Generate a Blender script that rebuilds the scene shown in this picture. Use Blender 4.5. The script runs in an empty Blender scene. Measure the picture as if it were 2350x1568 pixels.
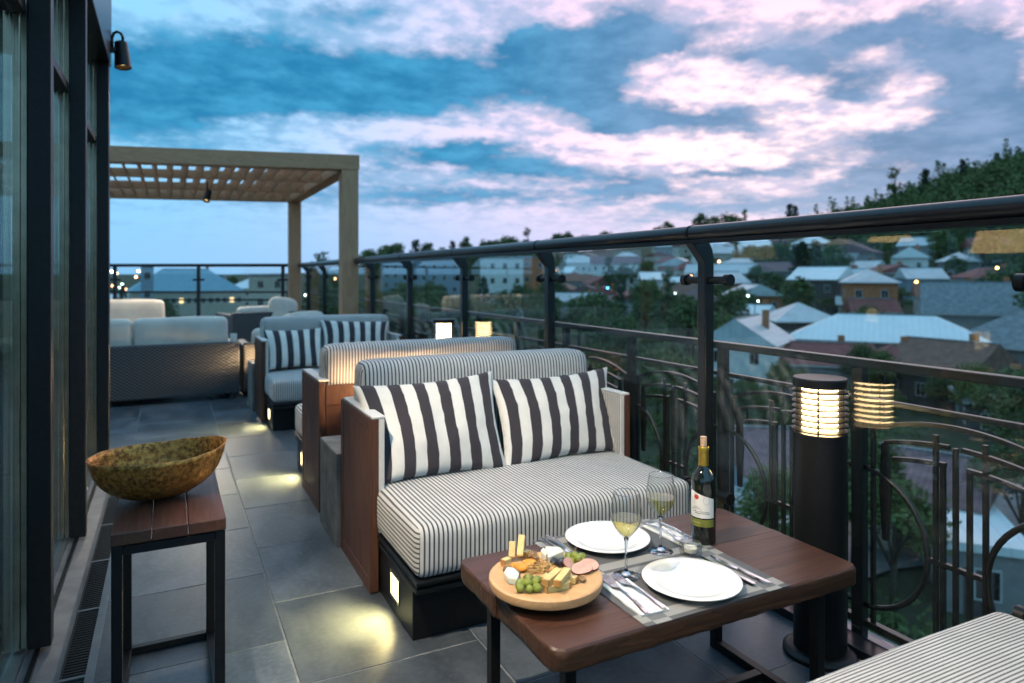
import bpy, bmesh, math, random
from mathutils import Vector, Matrix, noise
R_ = math.radians
random.seed(7)
scene = bpy.context.scene
COL = scene.collection

# ------------------------------------------------------------------ camera
CAM_H = 1.28
YAW = math.atan(965 / 1920)            # the view is turned right of the terrace axis (+Y)
cam_d = bpy.data.cameras.new('camera')
cam_d.sensor_width = 36.0
cam_d.lens = 24.0
cam_d.shift_y = -186 / 2880
cam_d.clip_start = 0.05
cam_d.clip_end = 9000
cam_d.dof.use_dof = True
cam_d.dof.focus_distance = 2.2
cam_d.dof.aperture_fstop = 2.4
cam = bpy.data.objects.new('camera', cam_d)
COL.objects.link(cam)
cam.location = (0, 0, CAM_H)
cam.rotation_euler = (R_(90), 0, -YAW)
scene.camera = cam

# photo pixel (in a 2350 x 1568 picture) -> viewing direction; distances come from what the thing touches
FPX, CX, HY = 1566.7, 1175.0, 632.5
FW = (math.sin(YAW), math.cos(YAW)); RT = (math.cos(YAW), -math.sin(YAW))
def ray(x, y):
    r = (x - CX) / FPX
    return Vector((FW[0] + RT[0] * r, FW[1] + RT[1] * r, (HY - y) / FPX))
def atz(x, y, z):
    d = ray(x, y); t = (z - CAM_H) / d.z
    return Vector((d.x * t, d.y * t, z))
def atX(x, y, X):
    d = ray(x, y); t = X / d.x
    return Vector((X, d.y * t, CAM_H + d.z * t))
def atY(x, y, Y):
    d = ray(x, y); t = Y / d.y
    return Vector((d.x * t, Y, CAM_H + d.z * t))
def atD(x, y, D):
    d = ray(x, y); return Vector((d.x * D, d.y * D, CAM_H + d.z * D))
def azel(x, y):
    d = ray(x, y)
    return math.atan2(d.x, d.y), math.atan2(d.z, math.hypot(d.x, d.y))

# ------------------------------------------------------------------ dusk sky
SUN_AZ, SUN_EL = R_(52), R_(2.5)
world = bpy.data.worlds.new('World'); scene.world = world; world.use_nodes = True
nt = world.node_tree; nt.nodes.clear()
class NT:
    """tiny node builder"""
    def __init__(s, tree): s.t = tree
    def n(s, typ, **kw):
        nd = s.t.nodes.new(typ)
        for k, v in kw.items(): setattr(nd, k, v)
        return nd
    def put(s, sock, v):
        if hasattr(v, 'is_output'): s.t.links.new(v, sock)
        elif v is not None: sock.default_value = v
    def m(s, op, a, b=None, c=None, clamp=False):
        nd = s.n('ShaderNodeMath', operation=op, use_clamp=clamp)
        for i, v in enumerate((a, b, c)): s.put(nd.inputs[i], v)
        return nd.outputs[0]
    def mix(s, f, a, b, mode='MIX'):
        nd = s.n('ShaderNodeMix', data_type='RGBA', blend_type=mode)
        s.put(nd.inputs[0], f)
        for k, v in ((6, a), (7, b)):
            if isinstance(v, tuple) and len(v) == 3: v = v + (1,)
            s.put(nd.inputs[k], v)
        return nd.outputs[2]
    def ss(s, v, lo, hi, a=0.0, b=1.0):
        nd = s.n('ShaderNodeMapRange', interpolation_type='SMOOTHSTEP')
        for i, x in enumerate((v, lo, hi, a, b)): s.put(nd.inputs[i], x)
        return nd.outputs[0]
    def lin(s, v, lo, hi, a=0.0, b=1.0):
        nd = s.n('ShaderNodeMapRange')
        for i, x in enumerate((v, lo, hi, a, b)): s.put(nd.inputs[i], x)
        return nd.outputs[0]
    def noise(s, vec, scale, detail=4, rough=.5, dist=0.0, w=None):
        nd = s.n('ShaderNodeTexNoise')
        if vec is not None: s.put(nd.inputs['Vector'], vec)
        nd.inputs['Scale'].default_value = scale; nd.inputs['Detail'].default_value = detail
        nd.inputs['Roughness'].default_value = rough; nd.inputs['Distortion'].default_value = dist
        return nd
    def xyz(s, x, y, z):
        nd = s.n('ShaderNodeCombineXYZ')
        for i, v in enumerate((x, y, z)): s.put(nd.inputs[i], v)
        return nd.outputs[0]
w = NT(nt)
tc = w.n('ShaderNodeTexCoord')
sep = w.n('ShaderNodeSeparateXYZ'); nt.links.new(tc.outputs['Generated'], sep.inputs[0])
AZ = w.m('ARCTAN2', sep.outputs[0], sep.outputs[1])
EL = w.m('ARCSINE', sep.outputs[2])
elp = w.m('MAXIMUM', EL, 0.0)
den = w.m('ADD', w.m('MAXIMUM', sep.outputs[2], 0.0), 0.16)
pv = w.xyz(w.m('DIVIDE', sep.outputs[0], den), w.m('DIVIDE', sep.outputs[1], den), 0.0)
fb = w.noise(pv, 1.55, 6, .56, .0).outputs[0]
fb3 = w.noise(pv, 13.0, 4, .6, .0).outputs[0]
fb2 = w.noise(pv, 4.6, 6, .62, .0).outputs[0]
ae = w.xyz(AZ, w.m('MULTIPLY', EL, 2.0), 3.1)
wn = w.noise(ae, 8.0, 5, .65)
wsep = w.n('ShaderNodeSeparateXYZ'); nt.links.new(wn.outputs['Color'], wsep.inputs[0])
AZW = w.m('ADD', AZ, w.m('MULTIPLY', w.m('SUBTRACT', wsep.outputs[0], .5), .15))
ELW = w.m('ADD', EL, w.m('MULTIPLY', w.m('SUBTRACT', wsep.outputs[1], .5), .075))
UV = w.xyz(AZW, ELW, 0.0)
def blob(px, py, sx, sy, amp, acc):
    a, e = azel(px, py)
    d = ray(px, py); L2 = d.length_squared
    ka = 1 / (sx / FPX / L2 * 1.08); ke = 1 / (sy / FPX / math.sqrt(L2))
    v = w.n('ShaderNodeVectorMath', operation='MULTIPLY_ADD'); w.put(v.inputs[0], UV)
    v.inputs[1].default_value = (ka, ke, 0); v.inputs[2].default_value = (-a * ka, -e * ke, 0)
    q = w.n('ShaderNodeVectorMath', operation='DOT_PRODUCT'); w.put(q.inputs[0], v.outputs[0]); w.put(q.inputs[1], v.outputs[0])
    return w.m('MULTIPLY_ADD', w.m('POWER', .36788, q.outputs['Value']), amp, acc)
clouds = [(420, 190, 260, 120, 1.0), (700, 190, 260, 105, 1.05), (980, 195, 200, 75, 1.0), (330, 265, 170, 60, .6),
          (1290, 150, 150, 85, .95), (1450, 70, 120, 80, .9), (1340, 215, 120, 45, .6),
          (1480, 255, 170, 38, .8), (1690, 280, 210, 36, 1.05), (1850, 140, 150, 50, .95), (1960, 175, 100, 36, .6),
          (2090, 55, 110, 50, .9), (2250, 110, 120, 75, 1.1), (2310, 280, 170, 100, 1.5), (2060, 330, 190, 38, 1.15), (2200, 350, 150, 40, .8),
          (1790, 388, 100, 16, .8), (1000, 360, 190, 34, .85), (1260, 385, 170, 32, .8), (1440, 412, 120, 22, .6),
          (900, 440, 260, 26, .55), (1180, 455, 260, 20, .55), (1800, 462, 300, 30, .75), (2150, 440, 160, 50, .7),
          (1560, 492, 260, 20, .5), (820, 32, 130, 26, .55), (1225, 105, 60, 30, .8), (1530, 118, 110, 30, .8), (1690, 128, 80, 22, .7), (1620, 60, 80, 26, .5), (1990, 70, 60, 26, .6), (2140, 115, 60, 30, .7), (1930, 215, 60, 20, .7), (1430, 292, 90, 20, .7), (1650, 398, 70, 14, .7), (1500, 436, 110, 14, .6), (1920, 420, 80, 16, .7), (2010, 400, 60, 20, .7), (1130, 330, 120, 20, .5), (760, 395, 160, 18, .5), (1730, 335, 90, 14, .45), (620, 470, 220, 22, .4), (1840, 60, 110, 30, .45)]
S = 0.0
for c in clouds + [(1600, 200, 180, 40, -.5), (760, 300, 300, 36, -.55), (1850, 262, 160, 44, -.55), (1560, 345, 230, 30, -.5), (430, 20, 260, 50, -.25)]:
    S = blob(*c, S)
cl = w.m('ADD', S, w.m('ADD', w.m('MULTIPLY', w.m('SUBTRACT', fb, .5), 1.15), w.m('MULTIPLY', w.m('SUBTRACT', fb2, .5), 1.35)))
cl = w.m('MULTIPLY_ADD', w.m('SUBTRACT', fb3, .5), .45, cl)
cl = w.m('SUBTRACT', cl, w.ss(EL, R_(20), R_(50), 0.0, .35))
mask = w.ss(cl, .12, .86)
# clear sky behind the clouds: blue away from the sunset, rose towards it
tside = w.m('MULTIPLY', w.m('MULTIPLY', w.ss(AZ, R_(-4), R_(42)), w.ss(AZ, R_(120), R_(72))), w.ss(EL, R_(62), R_(24), .25, 1.0))   # the afterglow fills only the sunset quarter
band = w.m('MULTIPLY', w.ss(EL, R_(2), R_(9)), 1.0)
clear = w.mix(tside, (.22, .50, .74), (.74, .53, .70))
ca, ce = azel(1790, 300)
du = w.m('DIVIDE', w.m('SUBTRACT', AZ, ca), .34); dv = w.m('DIVIDE', w.m('SUBTRACT', EL, ce), .17)
glow = w.m('POWER', 2.718, w.m('MULTIPLY', w.m('ADD', w.m('MULTIPLY', du, du), w.m('MULTIPLY', dv, dv)), -1.0))
clear = w.mix(w.m('MULTIPLY', glow, .9), clear, (1.0, .72, .70))
wisp = w.m('MULTIPLY', w.ss(fb2, .45, .75), w.ss(EL, R_(1), R_(12)))
clear = w.mix(w.m('MULTIPLY', wisp, .35), clear, (.78, .66, .82))
clear = w.mix(w.ss(EL, R_(10), R_(-1)), clear, w.mix(tside, (.205, .43, .70), (.38, .43, .66)))
tdark = w.m('MULTIPLY', tside, w.ss(AZ, R_(14), R_(50)))
dark = w.mix(tdark, (.014, .155, .315), (.090, .185, .325))
dark = w.mix(w.ss(fb2, .35, .7), dark, w.mix(tdark, (.045, .27, .47), (.17, .265, .43)))
dark = w.mix(w.ss(EL, R_(9), R_(1)), dark, (.23, .36, .57))
mid = w.m('MULTIPLY', w.ss(w.m('MULTIPLY_ADD', fb3, .55, w.m('MULTIPLY_ADD', fb2, 1.0, w.m('MULTIPLY', S, .28))), .68, .96), w.ss(EL, R_(1), R_(8)))
clear = w.mix(w.m('MULTIPLY', mid, .85), clear, w.mix(tside, (.15, .38, .60), (.30, .34, .52)))      # thin grey-lilac cloud
edge = w.m('MULTIPLY', w.m('MULTIPLY', mask, w.m('SUBTRACT', 1.0, mask)), w.m('MULTIPLY', tside, .5))
skyc = w.mix(mask, clear, dark)
skyc = w.mix(edge, skyc, (.95, .70, .72))
nish = w.n('ShaderNodeTexSky', sky_type='NISHITA')
nish.sun_disc = False; nish.sun_elevation = SUN_EL; nish.sun_rotation = SUN_AZ
nish.air_density = 1.0; nish.dust_density = 1.0; nish.ozone_density = 3.0
nsc = w.mix(1.0, nish.outputs[0], (.1, .1, .1), 'MULTIPLY')
skyc = w.mix(.06, skyc, nsc)
skyc = w.mix(w.ss(EL, R_(-.5), R_(-6)), skyc, (.05, .07, .09))
world.cycles.sampling_method = 'MANUAL'; world.cycles.sample_map_resolution = 256
bg = w.n('ShaderNodeBackground'); bg.inputs[1].default_value = 0.78
nt.links.new(skyc, bg.inputs[0])
wo = w.n('ShaderNodeOutputWorld'); nt.links.new(bg.outputs[0], wo.inputs[0])

# the sun is down behind the clouds: only a faint, very soft rose light is left of it
sun_d = bpy.data.lights.new('sun', 'SUN'); sun_d.energy = 0.25; sun_d.angle = R_(40); sun_d.color = (1, .78, .74)
sun = bpy.data.objects.new('sun', sun_d); COL.objects.link(sun)
sun.rotation_euler = Vector((-math.sin(SUN_AZ) * .94, -math.cos(SUN_AZ) * .94, -.34)).to_track_quat('-Z', 'Y').to_euler()
sun.location = (20, 20, 30)

vs = scene.view_settings
vs.view_transform = 'Standard'; vs.look = 'None'; vs.exposure = 1.0; vs.gamma = 1.0; vs.use_curve_mapping = False
scene.cycles.use_denoising = True
scene.cycles.max_bounces = 8; scene.cycles.transparent_max_bounces = 20
scene.cycles.use_adaptive_sampling = True; scene.cycles.adaptive_threshold = .025
scene.cycles.diffuse_bounces = 2; scene.cycles.glossy_bounces = 3; scene.cycles.transmission_bounces = 8
scene.cycles.caustics_reflective = False; scene.cycles.caustics_refractive = False
scene.cycles.sample_clamp_indirect = 4.0

# ------------------------------------------------------------------ materials
def principled(name, col=(.5, .5, .5), rough=.5, metal=0.0, spec=.5):
    m = bpy.data.materials.new(name); m.use_nodes = True
    t = m.node_tree; b = t.nodes['Principled BSDF']
    b.inputs['Base Color'].default_value = (*col, 1); b.inputs['Roughness'].default_value = rough
    b.inputs['Metallic'].default_value = metal; b.inputs['Specular IOR Level'].default_value = spec
    return m, NT(t), b
def objco(k):
    return k.n('ShaderNodeTexCoord').outputs['Object']
def mapped(k, co, sc):
    n = k.n('ShaderNodeMapping'); k.put(n.inputs['Vector'], co); n.inputs['Scale'].default_value = sc
    return n.outputs[0]
def bump(k, b, h, strength=.2, dist=.01):
    n = k.n('ShaderNodeBump'); n.inputs['Strength'].default_value = strength; n.inputs['Distance'].default_value = dist
    k.put(n.inputs['Height'], h); k.put(b.inputs['Normal'], n.outputs[0])
def varied(name, c1, c2, scale=6, rough=.6, metal=0, spec=.5, bmp=.0, detail=5, sc=(1, 1, 1), r2=None, dist=.005, per_obj=0.0):
    m, k, b = principled(name, c1, rough, metal, spec)
    co = mapped(k, objco(k), sc)
    if per_obj:
        oi = k.n('ShaderNodeObjectInfo')
        va = k.n('ShaderNodeVectorMath', operation='ADD'); k.put(va.inputs[0], co)
        sc2 = k.n('ShaderNodeVectorMath', operation='SCALE'); k.put(sc2.inputs[0], oi.outputs['Location']); sc2.inputs['Scale'].default_value = 3.7
        k.put(va.inputs[1], sc2.outputs[0]); co = va.outputs[0]
    n = k.noise(co, scale, detail, .6).outputs[0]
    c = k.mix(k.ss(n, .3, .7), c1, c2)
    if per_obj:
        f = k.lin(oi.outputs['Random'], 0, 1, 1 - per_obj, 1 + per_obj)
        c = k.mix(1.0, c, k.xyz(f, f, f), 'MULTIPLY')
    k.put(b.inputs['Base Color'], c)
    if r2 is not None: k.put(b.inputs['Roughness'], k.lin(n, .3, .7, rough, r2))
    if bmp: bump(k, b, n, bmp, dist)
    return m
def wood(name, c1, c2, axis='X', scale=9, rough=.45, bmp=.15, per_obj=.12, spec=.5):
    m, k, b = principled(name, c1, rough, 0, spec)
    sc = {'X': (.12, 1, 1), 'Y': (1, .12, 1), 'Z': (1, 1, .12)}[axis]
    oi = k.n('ShaderNodeObjectInfo')
    va = k.n('ShaderNodeVectorMath', operation='ADD'); k.put(va.inputs[0], objco(k))
    rv = k.xyz(k.m('MULTIPLY', oi.outputs['Random'], 13.0), k.m('MULTIPLY', oi.outputs['Random'], 7.0), k.m('MULTIPLY', oi.outputs['Random'], 5.0))
    k.put(va.inputs[1], rv)
    co = mapped(k, va.outputs[0], sc)
    n1 = k.noise(co, scale, 3, .5, 1.2).outputs[0]
    ring = k.m('FRACT', k.m('MULTIPLY', n1, 7.0))
    n2 = k.noise(mapped(k, va.outputs[0], tuple(8 * s if s == 1 else .3 for s in sc)), 12, 4, .65).outputs[0]
    f = k.m('ADD', k.m('MULTIPLY', ring, .45), k.m('MULTIPLY', n2, .6), clamp=True)
    c = k.mix(f, c1, c2)
    fr = k.lin(oi.outputs['Random'], 0, 1, 1 - per_obj, 1 + per_obj)
    c = k.mix(1.0, c, k.xyz(fr, fr, fr), 'MULTIPLY')
    k.put(b.inputs['Base Color'], c)
    k.put(b.inputs['Roughness'], k.lin(n2, .2, .8, rough - .08, rough + .15))
    bump(k, b, f, bmp, .002)
    return m
def stripes(name, dark, light, period, duty=.5, rough=.85, soft=.06, weave=900):
    m, k, b = principled(name, light, rough, 0, .25)
    uv = k.n('ShaderNodeUVMap'); s = k.n('ShaderNodeSeparateXYZ'); k.put(s.inputs[0], uv.outputs[0])
    fr = k.m('FRACT', k.m('DIVIDE', s.outputs[0], period))
    tri = k.m('ABSOLUTE', k.m('SUBTRACT', k.m('MULTIPLY', fr, 2.0), 1.0))
    f = k.ss(tri, duty - soft, duty + soft)
    nn = k.noise(objco(k), 9, 5, .6).outputs[0]
    lt = k.mix(k.ss(nn, .3, .75), tuple(v * .86 for v in light), light)
    k.put(b.inputs['Base Color'], k.mix(f, dark, lt))
    wv = k.noise(objco(k), weave, 2, .6).outputs[0]
    big = k.noise(objco(k), 14, 3, .5).outputs[0]
    bump(k, b, k.m('ADD', k.m('MULTIPLY', wv, .12), big), .35, .004)
    b.inputs['Sheen Weight'].default_value = .15
    return m
def emis(name, col, strength):
    m = bpy.data.materials.new(name); m.use_nodes = True; t = m.node_tree; t.nodes.clear()
    e = t.nodes.new('ShaderNodeEmission'); e.inputs[0].default_value = (*col, 1); e.inputs[1].default_value = strength
    o = t.nodes.new('ShaderNodeOutputMaterial'); t.links.new(e.outputs[0], o.inputs[0])
    return m
def pane_mat(name, tint=(.93, .97, .96), extra=0.0, rough=0.0, dust=.05, edge=0.0):
    """thin pane: clear with a Fresnel reflection on each face, faintly dusty"""
    m = bpy.data.materials.new(name); m.use_nodes = True; t = m.node_tree; t.nodes.clear(); k = NT(t)
    tr = k.n('ShaderNodeBsdfTransparent'); tr.inputs[0].default_value = (*tint, 1)
    gl = k.n('ShaderNodeBsdfGlossy'); gl.inputs['Roughness'].default_value = rough
    ge = k.n('ShaderNodeNewGeometry'); dt = k.n('ShaderNodeVectorMath', operation='DOT_PRODUCT')
    k.put(dt.inputs[0], ge.outputs['Incoming']); k.put(dt.inputs[1], ge.outputs['Normal'])
    fz = k.m('ADD', k.m('MULTIPLY', k.m('POWER', k.m('SUBTRACT', 1.0, k.m('ABSOLUTE', dt.outputs['Value'])), 5.0), .955), .045)   # Schlick
    if edge:      # a curved wall is thicker along the sight line near its outline
        g_ = k.m('MULTIPLY', k.m('POWER', k.m('SUBTRACT', 1.0, k.m('ABSOLUTE', dt.outputs['Value'])), 4.0), edge)
        k.put(tr.inputs[0], k.mix(g_, tint, (.10, .11, .11)))
    mx = k.n('ShaderNodeMixShader'); k.put(mx.inputs[0], k.m('ADD', fz, extra, clamp=True))
    k.put(mx.inputs[1], tr.outputs[0]); k.put(mx.inputs[2], gl.outputs[0])
    df = k.n('ShaderNodeBsdfDiffuse'); df.inputs[0].default_value = (.6, .62, .6, 1)
    dn = k.noise(objco(k), 160, 3, .7).outputs[0]
    mx2 = k.n('ShaderNodeMixShader'); k.put(mx2.inputs[0], k.ss(dn, .5, .8, .0, dust))
    k.put(mx2.inputs[1], mx.outputs[0]); k.put(mx2.inputs[2], df.outputs[0])
    o = k.n('ShaderNodeOutputMaterial'); k.put(o.inputs[0], mx2.outputs[0])
    return m
def real_glass(name, col=(1, 1, 1), ior=1.45, rough=0.0):
    m, k, b = principled(name, col, rough)
    b.inputs['Transmission Weight'].default_value = 1.0; b.inputs['IOR'].default_value = ior
    return m

M = {}
M['tile'] = None
def tile_material():
    m, k, b = principled('slate tile', (.12, .13, .14), .42, 0, .5)
    geo = k.n('ShaderNodeNewGeometry'); oi = k.n('ShaderNodeObjectInfo')
    co = geo.outputs['Position']
    n1 = k.noise(mapped(k, co, (1, .55, 1)), 5.5, 8, .62, .5).outputs[0]
    n2 = k.noise(co, 42, 6, .65).outputs[0]
    c = k.mix(k.ss(n1, .3, .72), (.045, .058, .074), (.125, .145, .165))
    c = k.mix(k.m('MULTIPLY', k.ss(n2, .4, .75), .35), c, (.19, .20, .21))
    f = k.lin(oi.outputs['Random'], 0, 1, .74, 1.2)
    c = k.mix(1.0, c, k.xyz(f, f, f), 'MULTIPLY')
    k.put(b.inputs['Base Color'], c)
    k.put(b.inputs['Roughness'], k.lin(n1, .25, .75, .30, .48))
    bump(k, b, k.m('ADD', k.m('MULTIPLY', n1, .7), k.m('MULTIPLY', n2, .4)), .18, .004)
    return m
M['tile'] = tile_material()
M['grout'] = varied('grout', (.20, .20, .20), (.30, .295, .285), 30, .9)
M['black'] = varied('black powder coat', (.005, .0055, .0065), (.008, .009, .0105), 60, .40, 0, .35, .06)
M['rail'] = varied('dark rail paint', (.009, .011, .014), (.016, .018, .021), 25, .28, .0, .55, .03)
M['iron'] = varied('wrought iron', (.008, .0085, .010), (.016, .016, .017), 40, .40, .0, .5, .12)
M['bronze'] = varied('glazing profile', (.40, .35, .26), (.52, .46, .34), 14, .22, .9, .5, .03)
M['frame'] = varied('dark window frame', (.008, .009, .011), (.014, .015, .018), 50, .42, 0, .4, .05)
M['panel'] = wood('sofa panel wood', (.050, .018, .010), (.125, .048, .025), 'Z', 7, .5, .25)
M['table'] = wood('table wood', (.024, .0095, .0065), (.125, .052, .031), 'X', 8, .38, .6, .14)
M['edge'] = wood('table raw edge', (.016, .007, .005), (.115, .050, .022), 'X', 13, .40, 1.0, .1)
M['stool'] = wood('stool wood', (.055, .020, .012), (.135, .052, .030), 'Y', 8, .42, .3, .12)
M['pergola'] = wood('pergola wood', (.42, .205, .105), (.62, .355, .20), 'X', 5, .65, .2, .10)
M['pergola_z'] = wood('pergola post wood', (.42, .205, .105), (.62, .355, .20), 'Z', 5, .65, .2, .08)
M['thin'] = stripes('narrow striped fabric', (.085, .082, .090), (.74, .71, .67), .0168, .38)
M['fine'] = stripes('fine striped fabric', (.085, .082, .090), (.74, .71, .67), .0100, .42)
M['wide'] = stripes('broad striped fabric', (.050, .043, .050), (.88, .83, .76), .108, .5, .9, .015, 500)
M['cream'] = varied('cream fabric', (.62, .56, .49), (.74, .68, .60), 4, .9, 0, .2, .15, dist=.02)
M['wicker'] = None
def wicker():
    m, k, b = principled('grey wicker', (.05, .05, .05), .55)
    co = objco(k); s = k.n('ShaderNodeSeparateXYZ'); k.put(s.inputs[0], co)
    a = k.m('SINE', k.m('MULTIPLY', k.m('ADD', s.outputs[0], s.outputs[1]), 130.0)); c = k.m('SINE', k.m('MULTIPLY', s.outputs[2], 200.0))
    f = k.m('MULTIPLY', a, c); f = k.lin(f, -1, 1, 0, 1)
    nz = k.noise(co, 12, 4).outputs[0]
    cc = k.mix(k.ss(f, .3, .7), (.010, .012, .015), (.125, .132, .14))
    k.put(b.inputs['Base Color'], k.mix(k.m('MULTIPLY', nz, .3), cc, (.03, .033, .036))); bump(k, b, f, .8, .006)
    return m
M['wicker'] = wicker()
M['concrete'] = varied('concrete', (.17, .165, .155), (.29, .28, .265), 9, .8, 0, .3, .25, 8, dist=.006)
M['stone'] = varied('threshold stone', (.17, .17, .17), (.27, .265, .255), 8, .5, 0, .5, .12, 8)
M['steel'] = varied('polished steel', (.72, .72, .72), (.82, .82, .82), 20, .12, 1.0, .5)
M['sill'] = varied('sill metal', (.20, .21, .22), (.28, .285, .29), 9, .3, .7, .5)
M['china'] = varied('white china', (.84, .82, .79), (.87, .85, .82), 3, .14, 0, .6)
M['linen'] = varied('paper napkin', (.78, .77, .75), (.86, .85, .83), 18, .9, 0, .2, .2, dist=.003)
M['mat'] = None
def placemat():
    m, k, b = principled('woven placemat', (.2, .2, .2), .7, 0, .3)
    co = objco(k); s = k.n('ShaderNodeSeparateXYZ'); k.put(s.inputs[0], co)
    # broad woven bands near the two ends, in both directions
    def band(v, c, hw): return k.m('LESS_THAN', k.m('ABSOLUTE', k.m('SUBTRACT', k.m('ABSOLUTE', v), c)), hw)
    bx = band(s.outputs[0], .185, .024); by = band(s.outputs[1], .112, .020)
    both = k.m('MULTIPLY', bx, by); one = k.m('SUBTRACT', k.m('MAXIMUM', bx, by), both)
    wv = k.m('MULTIPLY', k.m('SINE', k.m('MULTIPLY', s.outputs[0], 1900.0)), k.m('SINE', k.m('MULTIPLY', s.outputs[1], 1900.0)))
    f = k.lin(wv, -1, 1, 0, 1)
    c = k.mix(one, (.135, .135, .138), (.40, .385, .36)); c = k.mix(both, c, (.20, .20, .205))
    c = k.mix(k.m('MULTIPLY', f, .35), c, (.07, .07, .075))
    k.put(b.inputs['Base Color'], c); bump(k, b, f, .5, .001)
    return m
M['mat'] = placemat()
M['pane'] = pane_mat('balustrade glass')
M['winpane'] = pane_mat('facade glass', (.86, .93, .92), .14)
M['glass'] = pane_mat('clear drinking glass', (.975, .985, .985), .07, 0.0, 0.0, .8)
M['stem'] = real_glass('glass stem')
M['glass_rim'] = pane_mat('glass rim', (.8, .82, .82), .55, 0.0, 0.0)
M['wine'] = pane_mat('white wine', (.93, .85, .50), .03, 0.0, 0.0, .3)
def bottle_mat():
    m, k, b = principled('dark bottle glass', (.004, .007, .004), .05, 0, .8)
    b.inputs['Coat Weight'].default_value = .5; b.inputs['Coat Roughness'].default_value = .03
    return m
M['bottle'] = bottle_mat()
M['label'] = varied('wine label paper', (.80, .77, .71), (.86, .83, .78), 20, .6)
M['green_band'] = varied('olive label band', (.20, .21, .035), (.26, .27, .05), 20, .5)
M['red_seal'] = varied('red seal', (.55, .035, .025), (.62, .06, .04), 60, .5)
M['ink'] = principled('label ink', (.03, .03, .035), .6)[0]
M['pale_ink'] = principled('pale label print', (.62, .56, .36), .6)[0]
M['drawing'] = principled('faint label drawing', (.60, .59, .57), .6)[0]
M['foil'] = varied('gold capsule foil', (.60, .37, .05), (.78, .52, .10), 30, .28, .85, .5)
M['cork'] = varied('cork', (.52, .33, .20), (.68, .46, .30), 90, .85, 0, .2, .3)
M['wax'] = principled('candle wax', (.85, .78, .66), .4)[0]
def brass():
    m, k, b = principled('hammered brass', (.35, .2, .06), .38, .6)
    co = objco(k)
    n = k.noise(co, 70, 8, .7).outputs[0]; n2 = k.noise(co, 7, 5, .6).outputs[0]
    c = k.mix(k.ss(n, .38, .62), (.20, .080, .020), (.70, .33, .075))
    c = k.mix(k.m('MULTIPLY', k.ss(n2, .45, .75), .55), c, (.60, .28, .08))
    k.put(b.inputs['Base Color'], c); k.put(b.inputs['Roughness'], k.lin(n, .3, .7, .55, .30))
    v = k.n('ShaderNodeTexVoronoi'); k.put(v.inputs['Vector'], co); v.inputs['Scale'].default_value = 46
    bump(k, b, k.m('ADD', v.outputs[0], k.m('MULTIPLY', n, .6)), .45, .004)
    return m
M['brass'] = brass()
M['lamp_warm'] = emis('bollard diffuser', (1.0, .68, .33), 12.0)
M['lamp_gap'] = emis('bright bollard diffuser', (1.0, .64, .32), 130.0)
M['lamp_step'] = emis('step light diffuser', (1.0, .86, .48), 3.2)
M['lamp_spot'] = emis('spot lens', (1.0, .62, .25), 1.3)

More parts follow.
